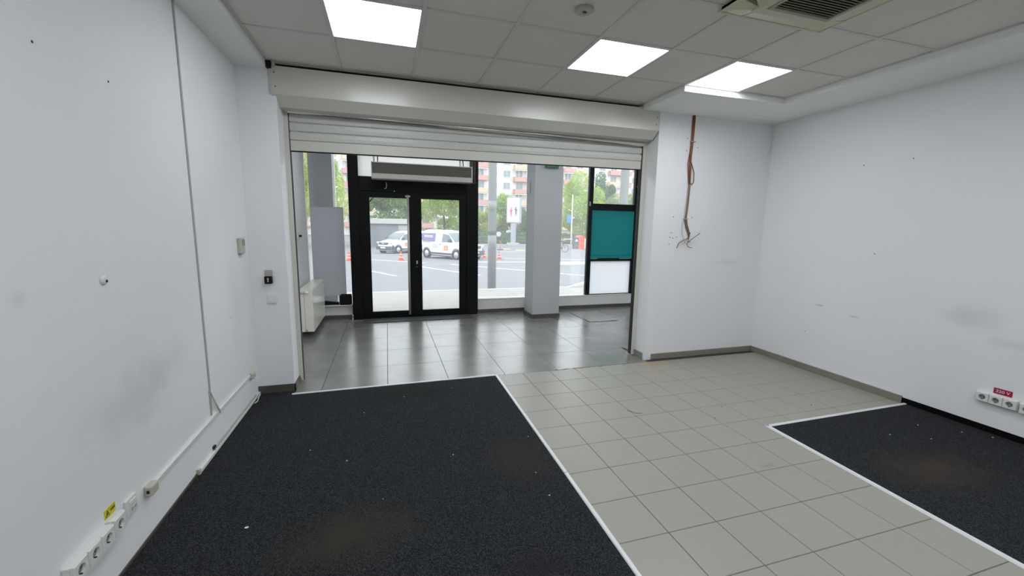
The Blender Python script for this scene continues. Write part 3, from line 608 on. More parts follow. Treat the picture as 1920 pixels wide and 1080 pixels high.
pp = obj('outlet_plate', MB().cbox(XL, XL + .012, -1.918, -1.836, .222, .304, .003), m_whitep, t)
obj('outlet_insert', MB().cbox(XL + .011, XL + .016, -1.900, -1.852, .238, .290, .002), m_whitep, pp)
obj('port', MB().box(XL + .0155, XL + .017, -1.896, -1.880, .246, .258).box(XL + .0155, XL + .017, -1.872, -1.856, .246, .258).box(XL + .0155, XL + .0165, -1.895, -1.857, .270, .273), m_greyp, pp)

def socket_cells(parent, ys, half_w, z0, z1, xb, sgn):
    """raised face cells with a round earthed well each; xb is the front of the body box"""
    N = 24; r = .0205; cz = (z0 + z1) / 2; xf = xb + sgn * .012; xw = xb + sgn * .0008
    for yc_ in ys:
        def sq(i, ins):
            a_ = 2 * PI * i / N; c, s_ = math.cos(a_), math.sin(a_); k_ = 1 / max(abs(c), abs(s_))
            return (yc_ + c * k_ * (half_w - ins), cz + s_ * k_ * ((z1 - z0) / 2 - ins))
        rings = [[(xb,) + sq(i, 0) for i in range(N)], [(xf - sgn * .003,) + sq(i, .0012) for i in range(N)], [(xf,) + sq(i, .005) for i in range(N)],
                 [(xf, yc_ + r * math.cos(2 * PI * i / N), cz + r * math.sin(2 * PI * i / N)) for i in range(N)],
                 [(xw, yc_ + r * .95 * math.cos(2 * PI * i / N), cz + r * .95 * math.sin(2 * PI * i / N)) for i in range(N)]]
        mb = MB().add([p for q in rings for p in q], [(k * N + i, k * N + (i + 1) % N, (k + 1) * N + (i + 1) % N, (k + 1) * N + i) for k in range(4) for i in range(N)])
        cell = obj('socket_face', mb, m_whitep, parent)
        q = obj('socket_well', MB().prism([(yc_ + r * .96 * math.cos(2 * PI * i / N), cz + r * .96 * math.sin(2 * PI * i / N)) for i in range(N)], min(xw, xw + sgn * .001), 0, .001), m_well, parent)
        for d in (-.0095, .0095): obj('pin_hole', MB().lathe([(0, .0006), (.0028, .0006), (.003, 0)], (xw + sgn * .001, yc_ + d, cz), 'x', 8, sgn), m_blk, q)
        for d in (-1, 1): obj('earth_clip', MB().box(min(xw, xf - sgn * .001), max(xw, xf - sgn * .001), yc_ - .003, yc_ + .003, cz + d * .0185 - .0015, cz + d * .0185 + .0015), m_blk, q)
t = thing('wall_socket', 'single white wall socket below the yellow warning label', 'socket', (XL, -2.00, .22))
obj('socket_body', MB().cbox(XL, XL + .022, -2.043, -1.963, .222, .302, .004), m_whitep, t); socket_cells(t, [-2.003], .039, .223, .301, XL + .0215, 1)
t = thing('socket_strip', 'white triple socket strip at the lower left photo edge', 'socket', (XL, -2.17, .22))
obj('strip_body', MB().cbox(XL, XL + .024, -2.288, -2.046, .220, .296, .004), m_whitep, t)
socket_cells(t, [-2.087 - k * .0795 for k in range(3)], .0392, .221, .295, XL + .0235, 1)
t = thing('warning_label', 'yellow 220V warning label with triangle above the socket', 'label', (XL, -2.0, .30))
obj('label_sheet', MB().box(XL, XL + .002, -2.040, -1.970, .307, .348), m_yel, t)
tri = [(-2.036, .313), (-2.008, .313), (-2.022, .341)]; tin = [(-2.031, .316), (-2.013, .316), (-2.022, .334)]
obj('warning_triangle', MB().prism(tri, XL + .002, 0, .0006), m_blk, t); obj('triangle_fill', MB().prism(tin, XL + .0025, 0, .0005), m_yel, t)
obj('bolt', MB().prism([(-2.024, .330), (-2.019, .330), (-2.022, .325), (-2.018, .325), (-2.025, .317), (-2.023, .323), (-2.027, .323)], XL + .003, 0, .0004), m_blk, t)
obj('print', remap(text_mb('220V', .015), lambda v: (XL + .0024 + v[2], -1.988 + v[0], .330 + v[1])), m_blk, t)

# floor-level ducts on the left wall
t = thing('floor_duct', 'white plastic cable duct along the foot of the left wall', 'duct', (XL, -.6, 0))
obj('duct_channel', MB().cbox(XL, XL + .018, -1.22, YF - .013, .007, .030, .003), m_whitep, t); obj('duct_lid', MB().cbox(XL + .002, XL + .014, -.98, -.05, .029, .042, .003), m_greyp, t)
obj('duct_end', MB().cbox(XL, XL + .02, -1.235, -1.215, .007, .045, .003), m_beigep, t); obj('duct_nick', MB().box(XL, XL + .012, -.985, -.955, .040, .058), m_blk, t)
base('baseboard_left', MB().cbox(XL, XL + .006, YB, -1.235, 0, .022, .001), m_bdark, 'thin dark baseboard edge along the left wall beside the carpet')
tag(obj('loose_wire', MB().tube([(-.79, .02, .035), (-.775, -.03, .028), (-.77, -.09, .03), (-.765, -.15, .018), (-.78, -.18, .0125)], .004, 6), m_whitep), 'short loose white wire curling onto the carpet in the left corner', 'wire')

# ------------------------------------------------------------------ right wall fittings
t = thing('socket_strip', 'white triple socket strip under the red 220 V label', 'socket', (XR, -2.185, .225))
obj('strip_body', MB().cbox(XR - .024, XR, -2.306, -2.078, .240, .316, .004), m_whitep, t)
socket_cells(t, [-2.117 - k * .075 for k in range(3)], .037, .241, .315, XR - .0235, -1)
t = thing('socket_strip', 'white socket strip cut by the right photo edge', 'socket', (XR, -2.43, .225))
obj('strip_body', MB().cbox(XR - .024, XR, -2.545, -2.316, .235, .312, .004), m_whitep, t)
socket_cells(t, [-2.355 - k * .075 for k in range(3)], .037, .236, .311, XR - .0235, -1)
t = thing('voltage_label', 'red label reading 220 V above the right wall sockets', 'label', (XR, -2.21, .33))
obj('label_plate', MB().cbox(XR - .003, XR, -2.262, -2.160, .325, .370, .001), m_red, t)
obj('print', remap(text_mb('220 V', .031), lambda v: (XR - .0032 - v[2], -2.211 - v[0] * 1.05, .3475 + v[1] * .95)), m_print, t)
for (y, z, lb) in ((-1.002, 2.189, 'small dark hole high on the right wall, left one'), (-1.402, 2.195, 'small dark hole high on the right wall, right one'), (-1.206, 1.339, 'small dark hole at mid height on the right wall'), (-.62, .43, 'small dark hole low on the right wall above the baseboard')):
    hole('drill_hole', (XR, y, z), 'x', lb, .004)

# hanging cables on the wall right of the shutter
yc = YF - .012
t = thing('cable_bundle', 'bundle of orange and brown cables hanging down the wall beside the shutter', 'cables', (3.66, yc, 1.37))
def cab(name, pts, r, m):
    obj(name, MB().tube([(p[0], yc + (p[2] if len(p) > 2 else 0), p[1]) for p in pts], r, 7), m, t)
cab('orange_cable', [(3.655, 2.80), (3.655, 2.6), (3.652, 2.45), (3.648, 2.32), (3.654, 2.2), (3.660, 2.06)], .009, m_cable_o)
cab('orange_cable', [(3.668, 2.80), (3.668, 2.6), (3.662, 2.45), (3.655, 2.33), (3.664, 2.2), (3.668, 2.06)], .009, m_cable_o)
cab('orange_cable', [(3.648, 2.80), (3.646, 2.55), (3.64, 2.4), (3.622, 2.28), (3.640, 2.15), (3.655, 2.05)], .005, m_cable_o)
cab('loop_cable', [(3.662, 2.5), (3.662, 2.3), (3.685, 2.25), (3.715, 2.18), (3.718, 2.08), (3.700, 2.055), (3.675, 2.06)], .005, m_cable_o)
cab('brown_cable', [(3.660, 2.10), (3.662, 1.95), (3.655, 1.8), (3.648, 1.70), (3.645, 1.64), (3.665, 1.57), (3.70, 1.50), (3.715, 1.46)], .009, m_cable_b)
cab('brown_cable', [(3.672, 2.06), (3.670, 1.95), (3.664, 1.8), (3.655, 1.68), (3.672, 1.60), (3.705, 1.52), (3.722, 1.485)], .007, m_cable_b)
cab('tan_cable', [(3.650, 2.0), (3.645, 1.85), (3.636, 1.70), (3.60, 1.6, -.01), (3.60, 1.5, -.02), (3.63, 1.42, -.02), (3.67, 1.385)], .004, m_cable_g)
cab('cable_end', [(3.715, 1.48), (3.70, 1.44), (3.62, 1.41, -.01), (3.565, 1.385, -.02), (3.54, 1.33, -.02)], .005, m_cable_b)
cab('cable_end', [(3.718, 1.47), (3.700, 1.40, -.01), (3.675, 1.365, -.02), (3.71, 1.335, -.02), (3.75, 1.33, -.02)], .004, m_cable_b)
cab('cable_end', [(3.68, 1.37, -.01), (3.71, 1.41, -.02), (3.77, 1.45, -.02), (3.85, 1.50, -.02)], .004, m_cable_b)
obj('cable_tie', MB().cbox(3.615, 3.675, yc - .014, yc + .008, 1.655, 1.665, .002), m_greyp, t); obj('cable_tie', MB().cbox(3.635, 3.70, yc - .014, yc + .008, 2.515, 2.525, .002), m_greyp, t)
k = 0
for (x, z) in ((3.60, 2.55), (3.75, 2.46), (3.60, 2.42), (3.49, 1.68), (3.745, 1.68), (3.475, 1.50), (3.735, 1.50), (3.46, 1.45), (3.55, 1.45), (3.715, 1.435), (3.74, 1.40), (3.455, 1.37), (3.50, 1.44)):
    hole('drill_hole', (x, YF, z), 'y', 'small drill hole in the wall around the hanging orange cables', .0045)['group'] = 'drill holes around the cables'
tag(obj('corner_wire', MB().tube([(4.775, YF - .006, ZS), (4.79, YF - .01, 2.70), (4.80, YF - .01, 2.60), (4.785, YF - .01, 2.50), (4.76, YF - .006, 2.42)], .0035, 6), m_whitep), 'thin pale wire hanging in the right far corner', 'wire')

# ================================================================== OUTDOORS
def gz(y): return -.17 - .0227 * (min(y, 31.0) - 6.2)
m_asph = mat('asphalt', (0.205, 0.205, 0.218), .8, noise=.15, scale=1.2, bump=.1, bscale=30)
m_pave = mat('pale_pink_paving', (0.36, 0.335, 0.315), .85, noise=.06, scale=5, rand=.05)
m_curb = mat('concrete_curb', (0.46, 0.45, 0.43), .9, noise=.1)
m_line = mat('road_paint', (0.75, 0.76, 0.76), .7, noise=.15, scale=4)
m_yline = mat('road_paint_worn', (0.52, 0.50, 0.42), .8, noise=.2, scale=3)
m_conc = mat('pole_concrete', (0.20, 0.205, 0.20), .9, noise=.12, scale=6)
m_van = mat('van_white_paint', (0.78, 0.80, 0.84), .2, coat=.5)
m_vglass = mat('van_glass', (0.10, 0.14, 0.15), .08, spec=.8)
m_vplast = mat('van_grey_plastic', (0.075, 0.08, 0.095), .6)
m_tyre = mat('tyre_rubber', (0.02, 0.02, 0.022), .8)
m_rim = mat('wheel_rim', (0.5, 0.5, 0.5), .35, metal=.6)
m_purple = mat('purple_vinyl', (0.16, 0.13, 0.34), .4)
m_orange = mat('orange_vinyl', (0.80, 0.20, 0.05), .4)
m_cone = mat('cone_orange', (0.85, 0.10, 0.03), .5); m_conew = mat('cone_white', (.8, .8, .8), .5)
m_leafs = [mat('leaf_yellow_green', (0.40, 0.52, 0.07), .6, rand=.1, noise=.35, scale=1.5), mat('leaf_mid_green', (0.24, 0.36, 0.10), .6, rand=.1, noise=.35, scale=1.5), mat('leaf_dark_green', (0.13, 0.22, 0.10), .6, rand=.1, noise=.35, scale=1.5)]
for m_, c_ in zip(m_leafs, ((.45, .58, .08), (.28, .42, .11), (.15, .26, .11))): thin(m_, c_, .4)
m_bark = mat('bark', (0.10, 0.085, 0.07), .9, noise=.3)
m_bwall = mat('block_render_cream', (0.74, 0.71, 0.66), .9, noise=.05, scale=.4)
m_bred = mat('parapet_red', (0.60, 0.33, 0.29), .8, noise=.08); m_bor = mat('parapet_orange', (0.68, 0.52, 0.36), .8, noise=.08)
m_bglass = mat('block_glass', (0.26, 0.31, 0.33), .15); m_bframe = mat('block_window_frame', (0.66, 0.68, 0.68), .6)

# ground
gv = []; gyr = [6.22, 31, 60, 140]
mb = MB(); vs_ = []
for y in gyr:
    for x in (-70, 90): vs_.append((x, y, gz(y)))
for y in gyr:
    for x in (-70, 90): vs_.append((x, y, gz(y) - .3))
n = len(gyr); fs = [(2 * i, 2 * i + 1, 2 * i + 3, 2 * i + 2) for i in range(n - 1)] + [(2 * n + 2 * i + 2, 2 * n + 2 * i + 3, 2 * n + 2 * i + 1, 2 * n + 2 * i) for i in range(n - 1)]
mb.add(vs_, fs); struct(obj('street_ground', mb, m_asph), 'grey asphalt parking lot and street', 'asphalt')
sw = struct(obj('sidewalk', MB().box(-30, 40, YW + .06, 6.05, -.30, -.053), m_curb), 'pale paved sidewalk outside the door', 'sidewalk')
for i in range(22):
    for j in range(7):
        x = -1.6 + i * .4; y = YW + .12 + j * .4; lay('paving_slab', sw, m_pave, x, x + .4, y, y + .4, -.05, .006)
cb = struct(obj('curb', MB().box(-30, 5.0, 6.05, 6.22, -.32, -.045).prism([(5.0, 6.05), (6.8, 7.6), (40, 7.6), (40, 7.8), (6.7, 7.8), (5.0, 6.22)], -.32, 2, .275), m_curb), 'concrete curb along the sidewalk edge', 'curb')
struct(obj('verge', MB().prism([(5.0, 6.05), (40, 6.05), (40, 7.6), (6.8, 7.6)], -.3, 2, .25), mat('trodden_earth', (.33, .31, .25), .95, noise=.2, scale=2)), 'trodden pale verge right of the door', 'ground')
def line(a, b, wd, label, m=m_line):
    a = Vector((a[0], a[1])); b = Vector((b[0], b[1])); d = (b - a).normalized(); n = Vector((-d.y, d.x)) * wd / 2
    P = [a + n, a - n, b - n, b + n]; mb = MB().add([(p.x, p.y, gz(p.y) + .003) for p in P] + [(p.x, p.y, gz(p.y) + .010) for p in P], [(3, 2, 1, 0), (4, 5, 6, 7), (0, 1, 5, 4), (1, 2, 6, 5), (2, 3, 7, 6), (3, 0, 4, 7)])
    tag(obj('road_marking', mb, m), label, 'road marking')
line((-1.2, 22.3), (2.2, 18.3), .14, 'white parking line running past the left van')
line((1.5, 16.4), (3.6, 11.0), .14, 'white parking line in front of the right van, through the door')
line((-.9, 15.0), (.6, 11.3), .14, 'short white parking line lower in the left door pane')
line((3.4, 17.0), (7.6, 9.9), .14, 'white parking line between concrete pole and column')
line((5, 18.6), (13, 17.5), .5, 'broad worn yellowish stripe across the lot', m_yline)
line((7.6, 22.0), (14, 19.0), .14, 'white parking line behind the concrete pole')
line((8.5, 33.0), (14.2, 32.0), .16, 'white line at the far side of the lot')

def ground_slab(name, pts, z, h, m, label, cat): tag(obj(name, MB().prism(pts, z, 2, h), m), label, cat)
ground_slab('traffic_island', [(7.2, 14.6), (11.5, 15.2), (12, 16.4), (7.4, 16.0)], gz(15) - .05, .14, m_curb, 'low concrete island right of the column', 'island')

# concrete poles
def pole(x, y, r, label):
    t = thing('concrete_pole', label, 'pole', (x, y, gz(y)))
    obj('pole_shaft', MB().tube([(x, y, gz(y) - .1), (x, y, 1.5), (x, y, 7.5)], [r, r * .97, r * .8], 20), m_conc, t)
    for z0, z1, c in ((1.95, 2.2, (.30, .30, .29)), (.95, 1.3, (.30, .30, .30)), (1.32, 1.42, (.08, .08, .1))):
        obj('paper_notice', MB().lathe([(r * .985, z0), (r * .985, z1), (r * .9, z1)], (x, y, 0), 'z', 20), mat('old_paper', c, .9, noise=.1), t)
    return t
pole(3.02, 6.75, .115, 'grey concrete street pole with torn notices outside the window')
pole(7.03, 6.9, .13, 'grey concrete street pole seen in the upper right window')

# grey pillar of the building front
t = thing('facade_pillar', 'dark grey pillar with a white edge outside the left window', 'pillar', (-.70, 3.75, -.05))
obj('pillar_shaft', MB().box(-.80, -.505, 3.60, 3.9, -.05, 3.6), mat('pillar_dark_grey', (.034, .037, .036), .6, noise=.05, spec=.25), t)
obj('pillar_flank', MB().box(-.875, -.80, 3.64, 3.9, -.05, 3.6), mat('pillar_mid_grey', (.07, .073, .082), .6, noise=.05, spec=.25), t)
obj('edge_strip', MB().box(-.505, -.470, 3.585, 3.66, -.05, 3.6), m_print, t)

# vans
LV = [(.20, 2.00, -2.08, .76), (.30, 2.12, -2.15, .84), (.45, 2.18, -2.18, .87), (.62, 2.18, -2.18, .875), (.76, 2.14, -2.175, .875), (.88, 2.05, -2.165, .87), (.97, 1.80, -2.16, .86), (1.05, 1.38, -2.15, .85), (1.10, 1.22, -2.145, .845), (1.30, .98, -2.13, .815), (1.50, .70, -2.10, .775), (1.66, .44, -2.06, .735), (1.75, .12, -1.98, .67), (1.80, -.25, -1.85, .55), (1.82, -.5, -1.6, .30)]
def interp(z, k):
    for a, b in zip(LV, LV[1:]):
        if a[0] <= z <= b[0]: f = (z - a[0]) / (b[0] - a[0]); return a[k] + f * (b[k] - a[k])
    return LV[-1][k]
def van_body():
    mb = MB(); k = 36; vs_ = []
    for z, xf, xr, hw_ in LV:
        for j in range(k):
            a = 2 * PI * j / k; c, s = math.cos(a), math.sin(a); e = .32
            px = math.copysign(abs(c) ** e, c); py = math.copysign(abs(s) ** e, s)
            vs_.append(((xf + xr) / 2 + px * (xf - xr) / 2, py * hw_, z))
    L_ = len(LV); fs = [(i * k + j, i * k + (j + 1) % k, (i + 1) * k + (j + 1) % k, (i + 1) * k + j) for i in range(L_ - 1) for j in range(k)]
    mb.add(vs_, fs, True); n = 0
    mb.f.append(tuple(range(k))[::-1]); mb.sm.append(False); mb.f.append(tuple((L_ - 1) * k + j for j in range(k))); mb.sm.append(False)
    return mb
def side_patch(pts, s, th=.012, lift=.016, div=1):
    """panel on the body side from an (x, z) outline"""
    n = len(pts); o_ = [(x, s * (interp(z, 3) + lift), z) for x, z in pts]; i_ = [(x, s * (interp(z, 3) - th), z) for x, z in pts]
    return MB().add(i_ + o_, [tuple(range(n)), tuple(range(n, 2 * n))] + [(i, (i + 1) % n, n + (i + 1) % n, n + i) for i in range(n)])
def van(name, label, loc, rz, vis):
    t = thing('delivery_van', label, 'van', loc, None, rz)
    O = lambda nm, mb, m, p=None: obj(nm, mb, m, p or t, local=True)
    body = O('van_body', van_body(), m_van)
    for s in (-1, 1):
        O('side_window', side_patch([(.98, 1.08), (1.06, 1.11), (.66, 1.52), (.10, 1.58), (.06, 1.06)], s), m_vglass)
        rw = O('rear_side_window', side_patch([(-.60, 1.06), (-.58, 1.60), (-2.0, 1.58), (-2.0, 1.30), (-1.75, 1.08)], s), m_purple)
        for z in (1.42, 1.34): O('print_line', side_patch([(-.85, z), (-.85, z + .035), (-1.7, z + .035), (-1.7, z)], s, .002, .021), m_print, rw)
        O('door_gap', side_patch([(.03, .40), (.03, 1.56), (.045, 1.56), (.045, .40)], s, .004, .003), m_vplast)
        O('door_gap', side_patch([(-1.02, .42), (-1.02, 1.6), (-1.005, 1.6), (-1.005, .42)], s, .004, .003), m_vplast)
        O('slide_rail', side_patch([(-1.05, 1.02), (-1.05, 1.05), (-2.0, 1.05), (-2.0, 1.02)], s, .004, .006), m_vplast)
        O('door_handle', side_patch([(-.10, .86), (-.10, .98), (-.06, .98), (-.06, .86)], s, .004, .02), m_vplast)
        O('door_handle', side_patch([(.12, .93), (.12, .97), (.28, .97), (.28, .93)], s, .004, .02), m_van)
        og = O('orange_sticker', side_patch([(.30, .56), (.30, .86), (.66, .86), (.66, .56)], s, .004, .008), m_orange)
        O('print_line', side_patch([(.36, .64), (.36, .68), (.58, .68), (.58, .64)], s, .002, .010), m_print, og); O('print_line', side_patch([(.40, .74), (.40, .80), (.54, .80), (.54, .74)], s, .002, .010), m_yel, og)
        for z in (.86, .78, .70): O('print_line', side_patch([(-.35, z), (-.35, z + .03), (-.80, z + .03), (-.80, z)], s, .002, .008), m_purple)
        O('sill_moulding', side_patch([(1.05, .30), (1.05, .40), (-1.05, .40), (-1.05, .30)], s, .004, .015), m_vplast)
        O('wheel_arch', MB().lathe([(.395, 0), (.395, .034), (.34, .036), (.34, 0), (.395, 0)], (1.40, s * .845, .32), 'y', 24, s), m_vplast); O('wheel_arch', MB().lathe([(.385, 0), (.385, .034), (.34, .036), (.34, 0), (.385, 0)], (-1.41, s * .845, .32), 'y', 24, s), m_vplast)
        for x in (1.40, -1.41):
            wv = O('wheel', MB().lathe([(.20, -.10), (.315, -.09), (.32, .0), (.315, .07), (.22, .085), (.20, .06)], (x, s * .81, .32), 'y', 28, s), m_tyre)
            rm = O('rim', MB().lathe([(.21, .06), (.20, .075), (.06, .085), (.0, .09)], (x, s * .81, .32), 'y', 20, s), m_rim, wv)
        O('wing_mirror', MB().cbox(.86, 1.0, s * .98 - .09, s * .98 + .09, 1.08, 1.26, .03).box(.88, .94, s * .86 - .05, s * .86 + .05, 1.08, 1.12), m_vplast)
        O('headlamp', MB().cbox(1.90, 2.11, s * .66 - .15, s * .66 + .15, .78, .93, .03), mat('lamp_clear', (.6, .62, .65), .1))
        O('front_corner_guard', side_patch([(1.82, .30), (1.82, .62), (1.98, .70), (2.02, .30)], s, .05, .012), m_vplast)
    zs_ = [1.10, 1.30, 1.50, 1.64]
    vv = [(interp(z, 1) + .008, sd * interp(z, 3) * .86, z) for z in zs_ for sd in (-1, 1)] + [(interp(z, 1) - .02, sd * interp(z, 3) * .86, z) for z in zs_ for sd in (-1, 1)]
    O('windscreen', MB().add(vv, [(2 * i, 2 * i + 1, 2 * i + 3, 2 * i + 2) for i in range(3)] + [(8 + 2 * i + 2, 8 + 2 * i + 3, 8 + 2 * i + 1, 8 + 2 * i) for i in range(3)] + [(0, 8, 9, 1), (6, 7, 15, 14), (0, 2, 10, 8), (2, 4, 12, 10), (4, 6, 14, 12), (1, 9, 11, 3), (3, 11, 13, 5), (5, 13, 15, 7)]), m_vglass)
    O('front_bumper', MB().cbox(2.02, 2.21, -.80, .80, .30, .60, .06), m_vplast)
    gl = O('radiator_grille', MB().cbox(2.02, 2.185, -.50, .50, .70, .88, .03), m_vplast); O('badge', MB().cbox(2.18, 2.195, -.10, .10, .74, .85, .01), m_rim, gl)
    O('number_plate', MB().cbox(2.205, 2.22, -.26, .26, .42, .53, .004), m_print)
    for s in (-1, 1): O('roof_rail', MB().tube([(.0, s * .60, 1.80), (-.1, s * .60, 1.85), (-1.7, s * .60, 1.85), (-1.8, s * .60, 1.80)], .018, 6), m_vplast)
    O('rear_lamp', MB().cbox(-2.20, -2.08, -.84, -.72, 1.0, 1.3, .02).cbox(-2.20, -2.08, .72, .84, 1.0, 1.3, .02), m_red)
    O('rear_bumper', MB().cbox(-2.24, -2.08, -.80, .80, .32, .56, .05), m_vplast)
    O('underbody', MB().box(-1.9, 1.9, -.70, .70, .16, .30), m_blk)
    return t
a1 = math.radians(-57)
hx, hy = math.cos(a1), math.sin(a1); nx, ny = -math.sin(a1), math.cos(a1)
van('van', 'white van with purple rear side window, facing right in the right door pane', (3.60 + nx * .80, 22.1 + ny * .80, gz(22.6)), a1, 0)
a2 = math.radians(-138)
nx, ny = -math.sin(a2), math.cos(a2); hx, hy = math.cos(a2), math.sin(a2)
fwx, fwy = 1.13, 30.0
van('van', 'white van facing left with dark grille, seen in the left door pane', (fwx - hx * 1.40 - nx * .8, fwy - hy * 1.40 - ny * .8, gz(30.8)), a2, 1)

# traffic cones
def cone(x, y, label):
    z = gz(y); t = thing('traffic_cone', label, 'cone', (x, y, z + .005), 'orange traffic cones')
    obj('cone_base', MB().cbox(x - .2, x + .2, y - .2, y + .2, z + .005, z + .045, .01), m_cone, t)
    prof = lambda zz: .145 - .115 * zz / .5
    for a, b, m, nm in ((.04, .17, m_cone, 'cone_body'), (.17, .22, m_conew, 'reflective_band'), (.22, .33, m_cone, 'cone_body'), (.33, .37, m_conew, 'reflective_band'), (.37, .52, m_cone, 'cone_tip')):
        obj(nm, MB().lathe([(prof(a), a), (prof(b), b)], (x, y, z), 'z', 16), m, t)
cone(-1.73, 20.75, 'orange traffic cone seen left of the door frame'); cone(1.08, 20.9, 'orange traffic cone in front of the left van')
cone(6.45, 22.6, 'orange traffic cone just left of the concrete pole'); cone(7.05, 21.0, 'orange traffic cone right of the concrete pole')

# advertising lightbox on a post
bx_, by_ = 14.9, 44.0
t = thing('advertising_lightbox', 'white advertising lightbox on a grey post with pink and dark figures', 'billboard', (bx_, by_, gz(44)), None, math.radians(-14))
O = lambda nm, mb, m: obj(nm, mb, m, t, local=True)
O('post', MB().cbox(-.30, .32, -.16, .16, .05, 2.75, .02), mat('lightbox_grey', (.36, .38, .42), .5)); O('foot', MB().cbox(-.75, .75, -.35, .35, 0, .35, .03), m_curb)
O('lightbox_case', MB().cbox(-.82, .95, -.22, .22, 2.72, 5.75, .03), bpy.data.materials['lightbox_grey']); O('poster', MB().box(-.74, .68, -.235, -.215, 2.86, 5.62), m_print)
def figure(cx_, cz_, s_, m, flip=1):
    pts = [(-.10, 0), (-.04, 0), (.0, .42), (.06, .10), (.12, .10), (.08, .50), (.10, .75), (.24, .95), (.20, 1.0), (.06, .90), (.06, .98), (.09, 1.08), (.04, 1.18), (-.04, 1.18), (-.08, 1.08), (-.05, .96), (-.20, .80), (-.22, .55), (-.17, .55), (-.14, .75), (-.10, .78), (-.08, .50)]
    return MB().prism([(cx_ + flip * p[0] * s_, cz_ + p[1] * s_) for p in pts], -.240, 1, .006)
O('printed_figure', figure(-.28, 3.30, 1.05, 0), mat('print_pink', (.75, .08, .22), .5)); O('printed_figure', figure(.28, 3.45, 1.0, 0, -1), mat('print_brown', (.12, .08, .07), .5))
for z in (5.1, 4.85): O('print_line', MB().box(-.4, .4, -.240, -.234, z, z + .07), m_greyp)

# post with round sign, yellow wheel stops, kiosk, blue sign mast
def prop(name, label, cat, x, y): return thing(name, label, cat, (x, y, gz(y)))
t = prop('sign_post', 'low post with a white round sign behind the concrete pole', 'sign', 10.9, 35.0); z = gz(35)
obj('post', MB().tube([(10.9, 35, z), (10.9, 35, z + .9)], .035, 8), m_cone, t); obj('post_top', MB().tube([(10.9, 35, z + .9), (10.9, 35, z + 1.7)], .035, 8), m_vplast, t)
obj('round_sign', MB().lathe([(0, -.03), (.24, -.03), (.24, .0), (0, 0)], (10.7, 34.96, z + 1.55), 'y', 20), m_conew, t); obj('sign_rim', MB().lathe([(.24, -.032), (.24, 0), (.19, -.036)], (10.7, 34.96, z + 1.55), 'y', 20), m_rim, t)
obj('foot', MB().lathe([(.3, 0), (.25, .1), (0, .1)], (10.9, 35, z), 'z', 14), m_vplast, t)
m_ywheel = mat('wheelstop_yellow', (.62, .55, .22), .6, noise=.1)
tag(obj('wheel_stop', MB().cbox(11.25, 12.0, 35.1, 35.4, gz(35), gz(35) + .11, .03), m_ywheel), 'yellow wheel stop by the round sign post', 'wheel stop'); tag(obj('wheel_stop', MB().cbox(11.9, 12.8, 33.0, 33.3, gz(33), gz(33) + .11, .03), m_ywheel), 'yellow wheel stop in front of the advertising lightbox', 'wheel stop')
t = prop('ticket_kiosk', 'orange and dark grey kiosk box across the lot by the teal panel', 'kiosk', 20.2, 37.3); z = gz(37)
obj('kiosk_body', MB().cbox(20.25, 20.95, 37.0, 37.9, z, z + 1.25, .05), m_cone, t); obj('kiosk_roof', MB().prism([(20.2, z + 1.2), (21.0, z + 1.2), (20.75, z + 1.45), (20.45, z + 1.45)], 36.95, 1, 1.0), m_cone, t)
obj('side_cabinet', MB().cbox(19.75, 20.22, 37.0, 37.6, z, z + 1.25, .03), m_vplast, t); obj('notice', MB().box(19.85, 20.1, 36.985, 37.0, z + .8, z + 1.0), m_print, t); obj('white_side', MB().cbox(20.97, 21.3, 37.2, 37.9, z, z + 1.1, .03), m_conew, t)
t = prop('sign_mast', 'thin white mast with a blue sign right of the column', 'mast', 20.8, 40.2); z = gz(40)
obj('mast_pole', MB().tube([(20.8, 40.2, z), (20.8, 40.2, z + 6.0)], [.085, .05], 10), m_conew, t); obj('blue_sign', MB().cbox(20.15, 20.68, 40.12, 40.18, z + 2.85, z + 3.7, .02), mat('sign_blue', (.06, .25, .55), .5), t)
obj('crossbar', MB().tube([(19.9, 40.2, z + .95), (21.7, 40.2, z + .95)], .05, 8), m_conew, t); obj('bracket', MB().tube([(20.8, 40.2, z + 4.1), (20.3, 40.2, z + 4.35)], .035, 8).tube([(20.8, 40.2, z + 3.4), (21.1, 40.2, z + 3.4)], .05, 8), m_conew, t)
# dark parked car edge behind the kiosk is a low hedge; rail in front of it
t = prop('railing', 'thin grey metal railing along the far side of the lot', 'railing', 17, 46.5); z = gz(46)
for k in range(14): obj('railing_post', MB().tube([(7.5 + k * 1.9, 46.5, z), (7.5 + k * 1.9, 46.5, z + 1.0)], .03, 6), m_conc, t)
for h in (.5, 1.0): obj('railing_bar', MB().tube([(7.5, 46.5, z + h), (32.2, 46.5, z + h)], .03, 6), m_conc, t)

# bicycle and rider
bxr, byr = 16.22, 31.6; z = gz(31.6)
t = thing('bicycle', 'bicycle with thin wheels crossing the lot, half hidden by the column', 'bicycle', (bxr - .5, byr, z), None, 0)
def wheel(x):
    vs_ = []; 
    path = [(x + .34 * math.cos(a * PI / 14), byr, z + .345 + .34 * math.sin(a * PI / 14)) for a in range(29)]
    wv = obj('wheel', MB().tube(path, .020, 6, False), m_tyre, t)
    sp = MB()
    for k in range(6): a = k * PI / 6; sp.tube([(x - .33 * math.cos(a), byr, z + .345 - .33 * math.sin(a)), (x + .33 * math.cos(a), byr, z + .345 + .33 * math.sin(a))], .003, 4)
    obj('spokes', sp, m_rim, wv)
wheel(bxr); wheel(bxr - 1.03)
B = lambda x, zz: (bxr + x, byr, z + zz)
obj('frame', MB().tube([B(-1.03, .345), B(-.62, .30), B(-.75, .80), B(-1.03, .345)], .018, 6).tube([B(-.62, .30), B(-.20, .72), B(-.72, .72)], .018, 6), m_vplast, t)
